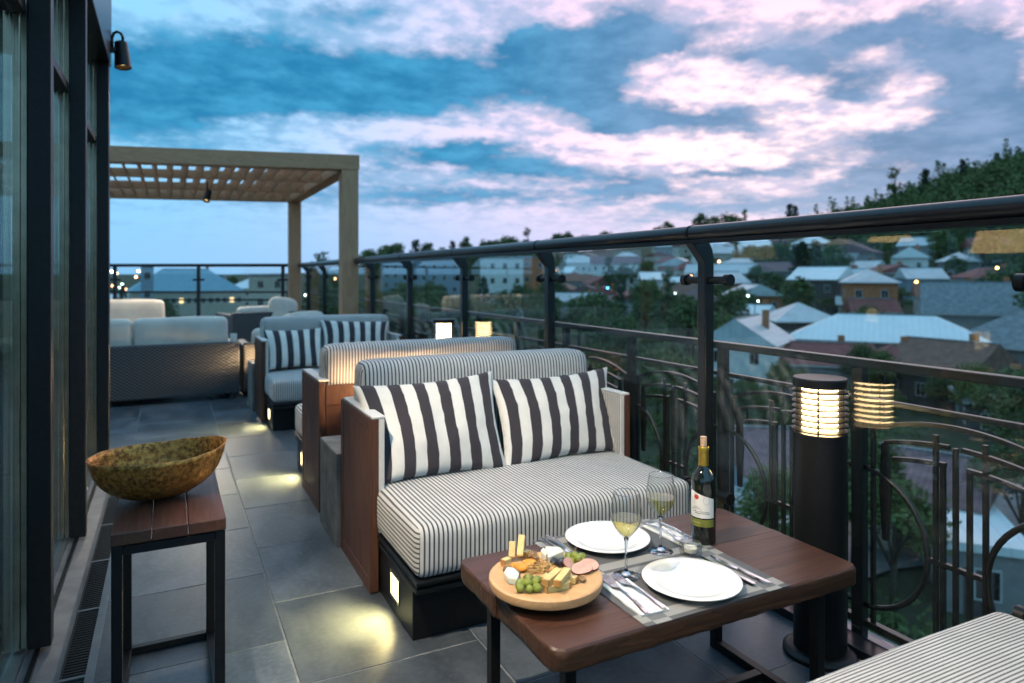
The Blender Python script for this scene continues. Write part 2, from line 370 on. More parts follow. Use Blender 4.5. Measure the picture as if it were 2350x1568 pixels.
# ------------------------------------------------------------------ mesh helpers
def wloc(o):
    v = Vector((0, 0, 0))
    while o is not None: v = v + o.location; o = o.parent
    return v
class MB:
    """collects shapes; build() links them as one mesh object"""
    def __init__(s): s.v = []; s.f = []; s.uv = None
    def add(s, vs, fs, mat=None):
        o = len(s.v)
        s.v += [tuple(mat @ Vector(p)) if mat is not None else tuple(p) for p in vs]
        s.f += [tuple(i + o for i in f) for f in fs]
        return s
    def box(s, x0, x1, y0, y1, z0, z1, mat=None):
        vs = [(x, y, z) for z in (z0, z1) for y in (y0, y1) for x in (x0, x1)]
        return s.add(vs, [(0, 2, 3, 1), (4, 5, 7, 6), (0, 1, 5, 4), (2, 6, 7, 3), (0, 4, 6, 2), (1, 3, 7, 5)], mat)
    def bar(s, a, b, wd, ht, up=(0, 0, 1)):
        """rectangular bar from a to b"""
        a = Vector(a); b = Vector(b); d = (b - a); L = d.length; d = d / L
        up = Vector(up); sd = d.cross(up)
        if sd.length < 1e-4: sd = Vector((1, 0, 0))
        sd.normalize(); up = sd.cross(d)
        mm = Matrix((( d.x, sd.x, up.x, a.x), (d.y, sd.y, up.y, a.y), (d.z, sd.z, up.z, a.z), (0, 0, 0, 1)))
        return s.box(0, L, -wd / 2, wd / 2, -ht / 2, ht / 2, mm)
    def tube(s, path, r, n=10, cap=True, rs=None):
        path = [Vector(p) for p in path]; o = []; prev = None
        for i, p in enumerate(path):
            t = (path[min(i + 1, len(path) - 1)] - path[max(i - 1, 0)]).normalized()
            if prev is None:
                a = Vector((0, 0, 1)) if abs(t.z) < .9 else Vector((1, 0, 0))
                u = t.cross(a).normalized()
            else:
                u = (prev - t * prev.dot(t)).normalized()
            prev = u; q = t.cross(u); rr = rs[i] if rs else r
            o += [p + (u * math.cos(2 * math.pi * k / n) + q * math.sin(2 * math.pi * k / n)) * rr for k in range(n)]
        fs = []
        for i in range(len(path) - 1):
            for k in range(n):
                a = i * n + k; b = i * n + (k + 1) % n
                fs.append((a, b, b + n, a + n))
        if cap:
            fs.append(tuple(range(n))[::-1]); fs.append(tuple(range((len(path) - 1) * n, len(path) * n)))
        return s.add(o, fs)
    def lathe(s, prof, n=24, c=(0, 0, 0), close=False, cap=True):
        o = []; fs = []; m = len(prof)
        for r, z in prof:
            o += [(c[0] + r * math.cos(2 * math.pi * k / n), c[1] + r * math.sin(2 * math.pi * k / n), c[2] + z) for k in range(n)]
        for i in range(m if close else m - 1):
            for k in range(n):
                a = i * n + k; b = i * n + (k + 1) % n; i2 = ((i + 1) % m) * n
                fs.append((a, b, i2 + (k + 1) % n, i2 + k))
        if not close and cap:
            if prof[0][0] > 1e-5: fs.append(tuple(range(n))[::-1])
            if prof[-1][0] > 1e-5: fs.append(tuple(range((m - 1) * n, m * n)))
        return s.add(o, fs)
    def prism(s, poly, z0, z1, mat=None):
        n = len(poly)
        vs = [(x, y, z0) for x, y in poly] + [(x, y, z1) for x, y in poly]
        fs = [tuple(range(n))[::-1], tuple(range(n, 2 * n))] + [(i, (i + 1) % n, n + (i + 1) % n, n + i) for i in range(n)]
        return s.add(vs, fs, mat)
    def ball(s, c, r, n=10, m=7, sc=(1, 1, 1), mat=None):
        o = [(0, 0, -1)]; fs = []
        for i in range(1, m):
            t = math.pi * i / m
            o += [(math.sin(t) * math.cos(2 * math.pi * k / n), math.sin(t) * math.sin(2 * math.pi * k / n), -math.cos(t)) for k in range(n)]
        o.append((0, 0, 1)); L = len(o) - 1
        for k in range(n):
            fs.append((0, 1 + (k + 1) % n, 1 + k)); fs.append((L, L - n + k, L - n + (k + 1) % n))
        for i in range(m - 2):
            for k in range(n):
                a = 1 + i * n + k; b = 1 + i * n + (k + 1) % n
                fs.append((a, b, b + n, a + n))
        mm = Matrix.Translation(Vector(c)) @ (mat if mat is not None else Matrix.Identity(4)) @ Matrix.Diagonal((r * sc[0], r * sc[1], r * sc[2], 1))
        return s.add(o, fs, mm)
    def mesh(s, name, mat, off=None, bevel=0, seg=2, smooth=False, fix=False):
        me = bpy.data.meshes.new(name)
        vs = s.v if off is None else [(p[0] - off[0], p[1] - off[1], p[2] - off[2]) for p in s.v]
        me.from_pydata(vs, [], s.f)
        if bevel or fix:
            bm = bmesh.new(); bm.from_mesh(me)
            if fix: bmesh.ops.recalc_face_normals(bm, faces=bm.faces)
            if bevel:
                bm.normal_update()
                es = [e for e in bm.edges if len(e.link_faces) == 2 and e.calc_face_angle(0) > .5]
                bmesh.ops.bevel(bm, geom=es, offset=bevel, segments=seg, profile=.5, affect='EDGES', clamp_overlap=True)
            bm.to_mesh(me); bm.free()
        me.materials.append(M[mat] if isinstance(mat, str) else mat)
        if smooth:
            me.polygons.foreach_set('use_smooth', [True] * len(me.polygons))
            if smooth == 'auto':
                me.set_sharp_from_angle(angle=R_(35))
        return me
    def build(s, name, mat, parent=None, world=True, **kw):
        """world=True: the shapes were given in world coordinates; False: in the parent's own"""
        off = wloc(parent) if (world and parent is not None) else None
        return link(name, s.mesh(name, mat, off, **kw), parent)
def link(name, me, parent=None):
    o = bpy.data.objects.new(name, me); COL.objects.link(o)
    if parent is not None: o.parent = parent
    return o
def tag(o, label=None, cat=None, group=None, kind=None):
    for k, v in (('label', label), ('category', cat), ('group', group), ('kind', kind)):
        if v: o[k] = v
    return o
def thing(name, label, cat, loc=(0, 0, 0), rz=0.0, group=None):
    o = bpy.data.objects.new(name, None); COL.objects.link(o)
    o.location = loc; o.rotation_euler = (0, 0, rz); o.empty_display_size = .1
    return tag(o, label, cat, group)
def copy_tree(o, parent=None):
    c = o.copy(); COL.objects.link(c); c.parent = parent
    for ch in list(o.children): copy_tree(ch, c)
    return c
def rounded_poly(x0, x1, y0, y1, r, n=5):
    out = []
    for cx, cy, a0 in ((x1 - r, y0 + r, -90), (x1 - r, y1 - r, 0), (x0 + r, y1 - r, 90), (x0 + r, y0 + r, 180)):
        for i in range(n + 1):
            a = R_(a0 + 90 * i / n); out.append((cx + r * math.cos(a), cy + r * math.sin(a)))
    return out

# ------------------------------------------------------------------ terrace floor
FX0 = -.24
m = MB()
m.box(FX0, 2.26, -1.2, 17.0, -.42, -.0028)
m.box(-4.5, FX0, 5.42, 17.0, -.42, -.0028)
floor = tag(m.build('terrace_floor', 'grout'), kind='structure')
def tile_mesh(wd, ln):
    return MB().box(-wd / 2 + .0025, wd / 2 - .0025, -ln / 2 + .0025, ln / 2 - .0025, -.02, 0).mesh('tile', 'tile', bevel=.0022, seg=1)
TW = .607
tm = tile_mesh(TW, .6)
edge_x = [FX0 + TW * k for k in range(-6, 5)]
def put_tile(me, x, y):
    o = link('tile', me, floor); o.location = (x, y, random.uniform(-.0012, .0008)); return o
for ci, x0 in enumerate(edge_x):
    k = ci - 6
    xc = x0 + TW / 2
    wcol = TW if x0 + TW < 2.25 else 2.25 - x0
    if wcol < .05: continue
    me = tm if wcol == TW else tile_mesh(wcol, .6)
    ph = 2.5 if k % 2 == 0 else 2.2
    y = ph - .6 * math.floor((ph + .4) / .6)
    while y < 11.6:
        if k >= 0 or (y >= 5.42 and x0 > -3.3): put_tile(me, x0 + wcol / 2, y + .3)
        y += .6
# ------------------------------------------------------------------ drain channel along the facade
drain = thing('drain_channel', 'slotted black floor drain running along the glass facade', 'drain', (-.262, 2.5, 0))
MB().box(-.325, -.312, 1.0, 5.42, -.1, .003).build('channel_edge', 'sill', drain)
MB().box(-.213, -.2395, 1.0, 5.42, -.1, .001).build('channel_edge', 'sill', drain)
MB().box(-.312, -.213, 1.0, 5.42, -.1, -.06).build('channel_bottom', 'black', drain)
g = MB()
for i in range(25): g.box(-.0495, .0495, .012 + i * .0186, .012 + i * .0186 + .0085, -.03, -.004)
g.box(-.0495, -.043, 0, .485, -.03, -.003); g.box(.043, .0495, 0, .485, -.03, -.003)
gm = g.mesh('grate', 'black')
g2 = MB().box(-.049, .049, 0, .016, -.03, -.0025).mesh('grate_bridge', 'sill')
y = 1.07
while y < 5.3:
    o = link('grate', gm, drain); o.location = Vector((-.2625, y, 0)) - drain.location
    o = link('grate_bridge', g2, drain); o.location = Vector((-.2625, y + .486, 0)) - drain.location
    y += .503

# ------------------------------------------------------------------ glazed building on the left
bld = thing('restaurant_building', 'glass walled restaurant front with tall black mullions beside the terrace', 'building', (-.42, 3.5, 0))
MB().box(-.60, -.325, -1.2, 5.42, -.12, .002).build('threshold', 'stone', bld)
MB().box(-.405, -.39, -1.2, 5.36, .002, .016).build('floor_track', 'black', bld)
MB().box(-.475, -.43, -1.2, 5.36, .002, .013).build('floor_track', 'sill', bld, bevel=.003)
MB().box(-8.0, -.60, -1.2, 5.36, -.12, -.002).build('room_floor', 'tile', bld)
MULY = (1.80, 2.78, 3.87, 5.28)
for i, y in enumerate(MULY):
    last = i == len(MULY) - 1
    d = .06 if not last else .10
    MB().box(-.425, -.358, y, y + d, .018, 2.70).build('mullion', 'frame', bld, bevel=.004)
    for x0, x1, yy in ((-.468, -.447, .006), (-.447, -.4275, .015)) + ():
        MB().box(x0, x1, y + yy, y + d - .004, .02, 2.70).build('mullion_profile', 'bronze', bld, bevel=.002)
for y0, y1 in ((-1.2, 1.80), (1.86, 2.78), (2.84, 3.87), (3.93, 5.28)):
    MB().box(-.470, -.462, y0 + .001, y1 - .001, .022, 2.155).build('pane', 'winpane', bld)
    MB().box(-.470, -.462, y0 + .001, y1 - .001, 2.205, 2.695).build('pane', 'winpane', bld)
    MB().box(-.49, -.43, y0 + .0015, y1 - .0015, 2.157, 2.203).build('transom', 'frame', bld, bevel=.003)
MB().box(-.74, -.350, -1.2, 5.40, 2.702, 3.25).build('roof_beam', M['rail'], bld, bevel=.006)
MB().box(-8.0, -.742, -1.2, 5.38, 2.95, 3.2).build('roof_slab', 'rail', bld)
# return wall of glass at the far corner
for x in (-2.0, -3.5, -5.0, -6.5):
    MB().box(x - .06, x, 5.29, 5.37, .0, 2.70).build('mullion', 'frame', bld, bevel=.004)
for x0, x1 in ((-2.0, -.50), (-3.5, -2.06), (-5.0, -3.56), (-6.5, -5.06)):
    MB().box(x0 + .001, x1 - .001, 5.325, 5.333, .02, 2.70).build('pane', 'winpane', bld)
MB().box(-8.0, -.742, 5.28, 5.38, 2.702, 2.948).build('roof_beam', 'rail', bld)
# lit lamps inside the restaurant: they show only as reflections in the balustrade glass
M['shade'] = emis('warm lampshade', (1.0, .58, .28), 3.4)
M['plaster'] = varied('room plaster', (.45, .40, .33), (.52, .46, .38), 2, .9)
MB().box(-8.2, -8.0, -1.2, 5.38, 0, 2.95).build('room_wall', 'plaster', bld)
for (nm, lb, x, y0, y1, z0, z1) in (('wall_lamp', 'warm rectangular lampshade glowing inside the restaurant, mirrored at the right of the glass', -3.0, 3.42, 4.02, 1.50, 1.80), ('pendant_lamp', 'flat warm pendant glowing inside the restaurant, mirrored below the handrail', -3.0, 4.72, 5.14, 1.66, 1.76)):
    lt = thing(nm, lb, 'lamp', (x, (y0 + y1) / 2, z0))
    MB().prism([(y0, z0), (y1, z0), (y1 - .1, z1), (y0 + .1, z1)], x - .12, x + .12, Matrix(((0, 0, 1, 0), (1, 0, 0, 0), (0, 1, 0, 0), (0, 0, 0, 1)))).build('shade', 'shade', lt, fix=True)
    MB().tube([(x, (y0 + y1) / 2, z1), (x, (y0 + y1) / 2, 2.95)], .01, 8).build('cord', 'black', lt)
# storeys below the terrace
M['render'] = varied('building render', (.30, .28, .25), (.37, .35, .31), 1.2, .9)
MB().box(-8.0, 2.18, -6, 16.9, -13.5, -.43).build('lower_wall', 'render', bld)

def spot_lamp(name, label, loc, aim, power, blend=.5, angle=75, arm=True, group=None):
    """conical outdoor spot on a bracket; local -Z is the beam axis"""
    t = thing(name, label, 'lamp', loc, 0, group)
    q = (Vector(aim) - Vector(loc)).to_track_quat('-Z', 'Y').to_matrix().to_4x4()
    hd = MB().lathe([(.034, .105), (.040, .10), (.052, -.07), (.052, -.075), (.046, -.075), (.034, .07), (.0, .07)], 24)
    hd.v = [tuple(q @ Vector(p)) for p in hd.v]
    head = hd.build('lamp_head', 'black', t, world=False, smooth='auto')
    ln = MB().lathe([(.0, -.04), (.045, -.04)], 20); ln.v = [tuple(q @ Vector(p)) for p in ln.v]
    ln.build('lens', 'lamp_spot', head, world=False)
    ld = bpy.data.lights.new('spot_light', 'SPOT'); ld.energy = power; ld.color = (1.0, .84, .64)
    ld.spot_size = R_(angle); ld.spot_blend = blend; ld.shadow_soft_size = .035
    lo = bpy.data.objects.new('spot_light', ld); COL.objects.link(lo); lo.parent = t
    lo.matrix_local = Matrix.Translation(q @ Vector((0, 0, -.085))) @ q
    return t, q
# the lamp in view on the corner post, and its neighbours further along the same beam
t, q = spot_lamp('wall_spotlight', 'black conical spotlight on a hooked bracket at the facade corner', (-.285, 5.36, 2.77), (-.06, 5.0, 0), 45, angle=62, group='spotlights along the facade')
MB().box(-.358, -.29, 5.335, 5.385, 2.795, 2.825).build('bracket', 'black', t, bevel=.004)
MB().tube([(-.345, 5.36, 2.82), (-.345, 5.36, 2.89), (-.335, 5.36, 2.925), (-.315, 5.36, 2.94), (-.292, 5.36, 2.93), (-.281, 5.36, 2.905), (-.283, 5.36, 2.86)], .0095, 8).build('cable_hook', 'black', t, smooth=True)
for (yy, aim, pw, an, lb) in ((1.5, (1.22, 1.85, .45), 165, 60, 'black conical spotlight over the stool lighting the dining table'), (3.45, (.62, 3.55, 0), 30, 62, 'black conical spotlight over the walkway beside the stool'), (-.5, (1.2, .3, .4), 60, 70, 'unseen black conical spotlight added to light the bench seat')):  # the last one is unseen, added behind the camera to light the bench
    t, q = spot_lamp('wall_spotlight', lb, (-.285, yy, 2.77), aim, pw, angle=an, group='spotlights along the facade')
    MB().box(-.35, -.29, yy - .025, yy + .025, 2.795, 2.825).build('bracket', 'black', t, bevel=.004)
    MB().tube([(-.345, yy, 2.82), (-.345, yy, 2.89), (-.335, yy, 2.925), (-.315, yy, 2.94), (-.292, yy, 2.93), (-.281, yy, 2.905), (-.283, yy, 2.86)], .0095, 8).build('cable_hook', 'black', t, smooth=True)

# ------------------------------------------------------------------ glass balustrade with the round handrail
RX, PX, GX = 2.02, 2.10, 2.108
bal = thing('glass_balustrade', 'glass balustrade with dark round handrail and bent posts along the terrace edge', 'railing', (PX, 5, 0))
PY = [-.45 + 1.37 * k for k in range(10)]
FAR_A, FAR_B = Vector((2.06, 12.75, 0)), Vector((-4.6, 16.4, 0))
posts = [y for y in PY if y < 12.3]
m = MB()
m.tube([(RX, -1.0, 1.463), (RX, 12.66, 1.463)], .031, 20).build('handrail', 'rail', bal, smooth='auto')
MB().box(RX - .017, RX + .017, -1.0, 12.64, 1.416, 1.434).build('rail_channel', 'black', bal)
def post_mesh():
    p = MB()
    poly = [(-.026, 0), (.026, 0), (.026, 1.36), (.018, 1.395), (.004, 1.42), (-.03, 1.435), (-.075, 1.436), (-.098, 1.42), (-.026, 1.335)]
    p.prism(poly, -.024, .024, Matrix(((1, 0, 0, 0), (0, 0, 1, 0), (0, 1, 0, 0), (0, 0, 0, 1))))
    return p.mesh('post', 'rail', bevel=.004, seg=2, fix=True)
pm = post_mesh()
ring = MB().tube([(-.08, -.006, 1.463), (-.08, .006, 1.463)], .0335, 24).mesh('rail_joint', 'black', smooth='auto')
stand = MB().tube([(0, -.145, 0), (0, -.118, 0)], .025, 16).tube([(0, -.118, 0), (0, .118, 0)], .0165, 12).tube([(0, .118, 0), (0, .145, 0)], .025, 16).mesh('glass_clamp', 'black', smooth='auto')
for y in posts:
    o = link('post', pm, bal); o.location = (0, y - 5, 0)
    j = link('rail_joint', ring, o)
    for z in (1.26, .34):
        c = link('glass_clamp', stand, o); c.location = (.004, 0, z)
for a, b in zip(posts[:-1], posts[1:]):
    MB().box(GX, GX + .010, a + .034, b - .034, .07, 1.415).build('pane', 'pane', bal, bevel=.001, seg=1)
MB().box(PX - .04, PX + .05, -1.0, 12.66, -.01, .03).build('base_channel', 'rail', bal, bevel=.004)

# the far end of the terrace
fb_ = thing('end_balustrade', 'glass balustrade with thin black posts closing the far end of the terrace', 'railing', (0, 14, 0))
dF = (FAR_B - FAR_A); LF = dF.length; dF = dF / LF; nF = Vector((dF.y, -dF.x, 0))
def FP(s, z, off=0): return FAR_A + dF * s + nF * off + Vector((0, 0, z))
MB().tube([FP(0, 1.463), FP(LF, 1.463)], .031, 14).build('handrail', 'rail', fb_, smooth='auto')
fp = [.25 + 1.55 * k for k in range(5)]
for s in fp:
    o = MB().bar(FP(s, 0), FP(s, 1.44), .05, .05, nF).build('post', 'rail', fb_, fix=True)
    for z in (1.2, .34): MB().bar(FP(s - .1, z), FP(s + .1, z), .035, .035).build('glass_clamp', 'black', o, fix=True)
for a, b in zip(fp[:-1], fp[1:]):
    MB().bar(FP(a + .04, .74), FP(b - .04, .74), .01, 1.34).build('pane', 'pane', fb_, fix=True)
for z in (.98, .84): MB().bar(FP(0, z, -.12), FP(LF, z, -.12), .03, .03).build('rail_bar', 'iron', fb_, fix=True)

# ------------------------------------------------------------------ wrought-iron railing outside the glass
IX, PER = 2.20, .67
iron = thing('iron_railing', 'ornamental wrought iron railing with circles and arched bars outside the glass', 'railing', (IX, 5, 0))
MB().box(IX - .022, IX + .022, -1.0, 12.6, .955, .985).build('top_bar', 'iron', iron, bevel=.003)
MB().box(IX - .012, IX + .012, -1.0, 12.6, .834, .852).build('middle_bar', 'iron', iron, bevel=.003)
MB().box(IX - .015, IX + .015, -1.0, 12.6, .045, .068).build('bottom_bar', 'iron', iron, bevel=.003)
ip = MB().box(-.017, .017, -.022, .022, -.01, .954).mesh('iron_post', 'iron', bevel=.002, seg=1)
def arc_bar(pts, wd=.016, ht=.014):
    b = MB()
    for a, c in zip(pts[:-1], pts[1:]): b.bar(a, c, wd, ht, (0, 0, 1))
    return b
cz, cr = .36, .245
ci = MB()
for sgn in (1, -1):
    a0 = math.asin(.022 / cr)
    pts = [(0, sgn * cr * math.sin(a0 + (math.pi - 2 * a0) * i / 22), cz + cr * math.cos(a0 + (math.pi - 2 * a0) * i / 22)) for i in range(23)]
    ci.tube(pts, .0095, 8)
cmesh = ci.mesh('circle_bar', 'iron', smooth=True)
# one bay, measured on the nearest one: y runs towards the camera from its post
def bay_y(Y): return 1.618 - Y
bars = [(1.347, .10, .768), (1.324, .068, .678), (1.285, .068, .738), (1.243, .068, .678), (1.197, .10, .768), (1.565, .068, .748), (1.005, .068, .748)]
bay = []
for Y, z0, z1 in bars:
    bay.append(('upright_bar', MB().box(-.007, .007, -bay_y(Y) - .0065, -bay_y(Y) + .0065, z0, z1).mesh('upright_bar', 'iron')))
def arch(ya, za, yb, zb, mid, n=12):
    pts = []
    for i in range(n + 1):
        t = i / n; Y = ya + (yb - ya) * t
        pts.append((0, -bay_y(Y), za + (zb - za) * t + 4 * mid * t * (1 - t)))
    return pts
for pts in (arch(1.57, .745, 1.0, .745, .056, 20), arch(1.522, .706, 1.305, .737, .006), arch(1.265, .737, 1.048, .706, .006),
            arch(1.492, .656, 1.316, .678, .004), arch(1.25, .678, 1.078, .656, .004)):
    bay.append(('arch_bar', arc_bar(pts).mesh('arch_bar', 'iron', fix=True)))
for Y in (1.519, 1.051):
    y0 = -bay_y(Y); s = .5 if Y > 1.3 else -.5
    poly = [(y0 - .010, .37), (y0 + .010, .37), (y0 + .021, .55), (y0 + .012, .704), (y0 - .008, .704), (y0 - .021, .55)]
    bay.append(('blade_bar', MB().prism(poly, -.005, .005, Matrix(((0, 0, 1, 0), (1, 0, 0, 0), (0, 1, 0, 0), (0, 0, 0, 1)))).mesh('blade_bar', 'iron', fix=True)))
bay.append(('cross_bar', MB().box(-.008, .008, -bay_y(1.618 - PER + cr), -bay_y(1.618 - cr), cz - .008, cz + .008).mesh('cross_bar', 'iron')))
k = -2
Y = 1.618 - 2 * PER
while Y < 9.2:
    o = link('iron_post', ip, iron); o.location = (0, Y - 5, 0)
    c = link('circle_bar', cmesh, iron); c.location = (0, Y - 5, 0)
    for nm, me in bay:
        b = link(nm, me, iron); b.location = (0, Y - 5, 0)
    Y += PER

# ------------------------------------------------------------------ bollard lamps
def bollard(label, loc, h, group='bollard lamps beside the sofas', full=True, glow='lamp_warm'):
    t = thing('bollard_lamp', label, 'lamp', loc, 0, group)
    zl = h - .185
    MB().lathe([(.118, 0), (.118, .012), (.108, .02), (.09, .024)], 36).build('base_plate', 'black', t, world=False, smooth='auto')
    MB().lathe([(.084, .022), (.084, zl), (.05, zl + .002)], 40).build('body', 'black', t, world=False, smooth='auto')
    MB().lathe([(.057, zl + .003), (.057, h - .032)], 40).build('diffuser', glow, t, world=False, smooth=True)
    n = 8; step = (h - .035 - zl) / n
    for i in range(n):
        z = zl + .006 + i * step
        MB().lathe([(.064, z + .003), (.088, z), (.088, z + .0042), (.064, z + .0078)], 40, close=True).build('louvre_ring', 'black', t, world=False, smooth='auto')
    for a in (35, 125, 215, 305):
        x, y = .072 * math.cos(R_(a)), .072 * math.sin(R_(a))
        MB().tube([(x, y, zl), (x, y, h - .03)], .0032, 6).build('rod', 'black', t, world=False)
    MB().lathe([(.06, h - .031), (.086, h - .031), (.087, h - .004), (.084, h), (.0, h + .001)], 40).build('cap', 'black', t, world=False, smooth='auto')
    return t
bollard('tall black bollard lamp with glowing louvres behind the dining table', (1.973, 1.60, 0), .935)
bollard('glowing bollard lamp rising behind the second striped sofa by the glass', (1.94, 5.06, 0), .935)
bollard('short bollard lamp glowing between the two back-to-back sofas', (1.20, 3.49, 0), .82, glow='lamp_gap')
bollard('short bollard lamp lighting the wicker sofa from behind the far sofa', (.90, 7.41, 0), .56, glow='lamp_gap')

# ------------------------------------------------------------------ pergola
per = thing('pergola', 'pale timber pergola with slatted roof over the far lounge', 'pergola', (2.06, 8.2, 0))
PW, PD, PH = 5.4, 4.0, 2.735            # extends to local -x and +y; the cross members run askew with the bend of the terrace
SK = .245
def pb(name, x0, x1, y0, y1, z0, z1, mat='pergola'):
    m_ = MB().box(x0, x1, y0, y1, z0, z1)
    m_.v = [(x, y - SK * x, z) for x, y, z in m_.v]
    return m_.build(name, mat, per, world=False, bevel=.006)
for x0 in (-.2, -PW):
    for y0 in (0, PD):
        pb('post', x0, x0 + .19, y0 + .004, y0 + .186, 0, PH - .182, 'pergola_z')
pb('beam', -PW - .01, 0.0, 0, .19, PH - .18, PH); pb('beam', -PW - .01, 0.0, PD, PD + .19, PH - .18, PH)
M['pergola_y'] = wood('pergola side wood', (.42, .205, .105), (.62, .355, .20), 'Y', 5, .65, .2, .10)
pb('beam', -.19, -.005, .192, PD - .002, PH - .178, PH - .003, 'pergola_y'); pb('beam', -PW, -PW + .185, .192, PD - .002, PH - .178, PH - .003, 'pergola_y')
for yy in (1.32, 2.66): pb('cross_beam', -PW + .187, -.192, yy, yy + .055, PH - .175, PH - .06)
sl = MB().box(-.012, .012, 0, 1, -.066, .066).mesh('slat', 'pergola_y', bevel=.003, seg=1)
x = -.33
while x > -PW + .25:
    for (a, b) in ((.194, 1.318), (1.377, 2.658), (2.717, PD - .002)):
        o = link('slat', sl, per); o.location = (x, a - SK * x + .012, PH - .085); o.rotation_euler = (0, R_(-25), 0)
        o.scale = (1, b - a - .024, 1)
    x -= .172
pl, q = spot_lamp('pergola_spotlight', 'small black spotlight hanging under the pergola slats', atY(476, 452, 11.0), (-.1, 10.2, .3), 100, angle=120)
top = Vector((0, 0, 0)); lp = pl.location
MB().tube([lp + Vector((0, 0, .05)), lp + Vector((0, 0, .26))], .012, 8).build('stem', 'black', pl)

# ------------------------------------------------------------------ cushions
def set_uv(me, fn):
    """fn(co, normal, face centre) -> (u, v) in metres for every face corner"""
    uvl = me.uv_layers.new(name='UVMap')
    for p in me.polygons:
        n = p.normal.copy(); c = p.center.copy()
        for li in p.loop_indices:
            uvl.data[li].uv = fn(me.vertices[me.loops[li].vertex_index].co, n, c)
def cushion(x0, x1, y0, y1, z0, z1, r, puff=.012, cuts=(14, 10, 5), wob=.004, seed=0.0):
    """soft box: rounded edges, slightly domed faces, small lumps"""
    bm = bmesh.new()
    cx, cy, cz_ = (x0 + x1) / 2, (y0 + y1) / 2, (z0 + z1) / 2
    hx, hy, hz = (x1 - x0) / 2, (y1 - y0) / 2, (z1 - z0) / 2
    def axis(h, n):
        k = 3
        a = [-h + r * (1 - math.cos(math.pi / 2 * i / k)) for i in range(k)]
        mid = [-h + r + (2 * h - 2 * r) * i / n for i in range(n + 1)]
        return a + mid + [-v for v in a[::-1]]
    X, Y, Z = axis(hx, cuts[0]), axis(hy, cuts[1]), axis(hz, cuts[2])
    cache = {}
    def vert(i, j, k):
        key = (i, j, k)
        if key in cache: return cache[key]
        p = Vector((X[i], Y[j], Z[k]))
        core = Vector((max(-hx + r, min(hx - r, p.x)), max(-hy + r, min(hy - r, p.y)), max(-hz + r, min(hz - r, p.z))))
        d = p - core
        if d.length > 1e-9: p = core + d.normalized() * r
        ax, ay, az = p.x / hx, p.y / hy, p.z / hz
        p.z += math.copysign(puff, az) * (abs(az) > .8) * (1 - ax ** 4) * (1 - ay ** 4) if abs(az) > .8 else 0
        if abs(ay) > .8: p.y += math.copysign(puff * .7, ay) * (1 - ax ** 4) * (1 - az ** 4)
        if abs(ax) > .8: p.x += math.copysign(puff * .7, ax) * (1 - ay ** 4) * (1 - az ** 4)
        nv = noise.noise_vector(Vector((p.x * 3.1 + seed, p.y * 3.1, p.z * 5))) * wob + noise.noise_vector(Vector((p.x * 9 + seed, p.y * 9, p.z * 9))) * wob * .35
        p += nv
        cache[key] = bm.verts.new((p.x + cx, p.y + cy, p.z + cz_)); return cache[key]
    nx, ny, nz = len(X) - 1, len(Y) - 1, len(Z) - 1
    def quad(a, b, c, d):
        try: bm.faces.new((vert(*a), vert(*b), vert(*c), vert(*d)))
        except ValueError: pass
    for i in range(nx):
        for j in range(ny):
            quad((i, j, nz), (i + 1, j, nz), (i + 1, j + 1, nz), (i, j + 1, nz)); quad((i, j, 0), (i, j + 1, 0), (i + 1, j + 1, 0), (i + 1, j, 0))
    for i in range(nx):
        for k in range(nz):
            quad((i, 0, k), (i + 1, 0, k), (i + 1, 0, k + 1), (i, 0, k + 1)); quad((i, ny, k), (i, ny, k + 1), (i + 1, ny, k + 1), (i + 1, ny, k))
    for j in range(ny):
        for k in range(nz):
            quad((0, j, k), (0, j, k + 1), (0, j + 1, k + 1), (0, j + 1, k)); quad((nx, j, k), (nx, j + 1, k), (nx, j + 1, k + 1), (nx, j, k + 1))
    bm.normal_update()
    return bm
def bm_mesh(bm, name, mat, smooth=True):
    me = bpy.data.meshes.new(name); bm.to_mesh(me); bm.free(); me.materials.append(M[mat] if isinstance(mat, str) else mat)
    if smooth: me.polygons.foreach_set('use_smooth', [True] * len(me.polygons))
    return me
def piping(path, r=.005): return MB().tube(path, r, 6)

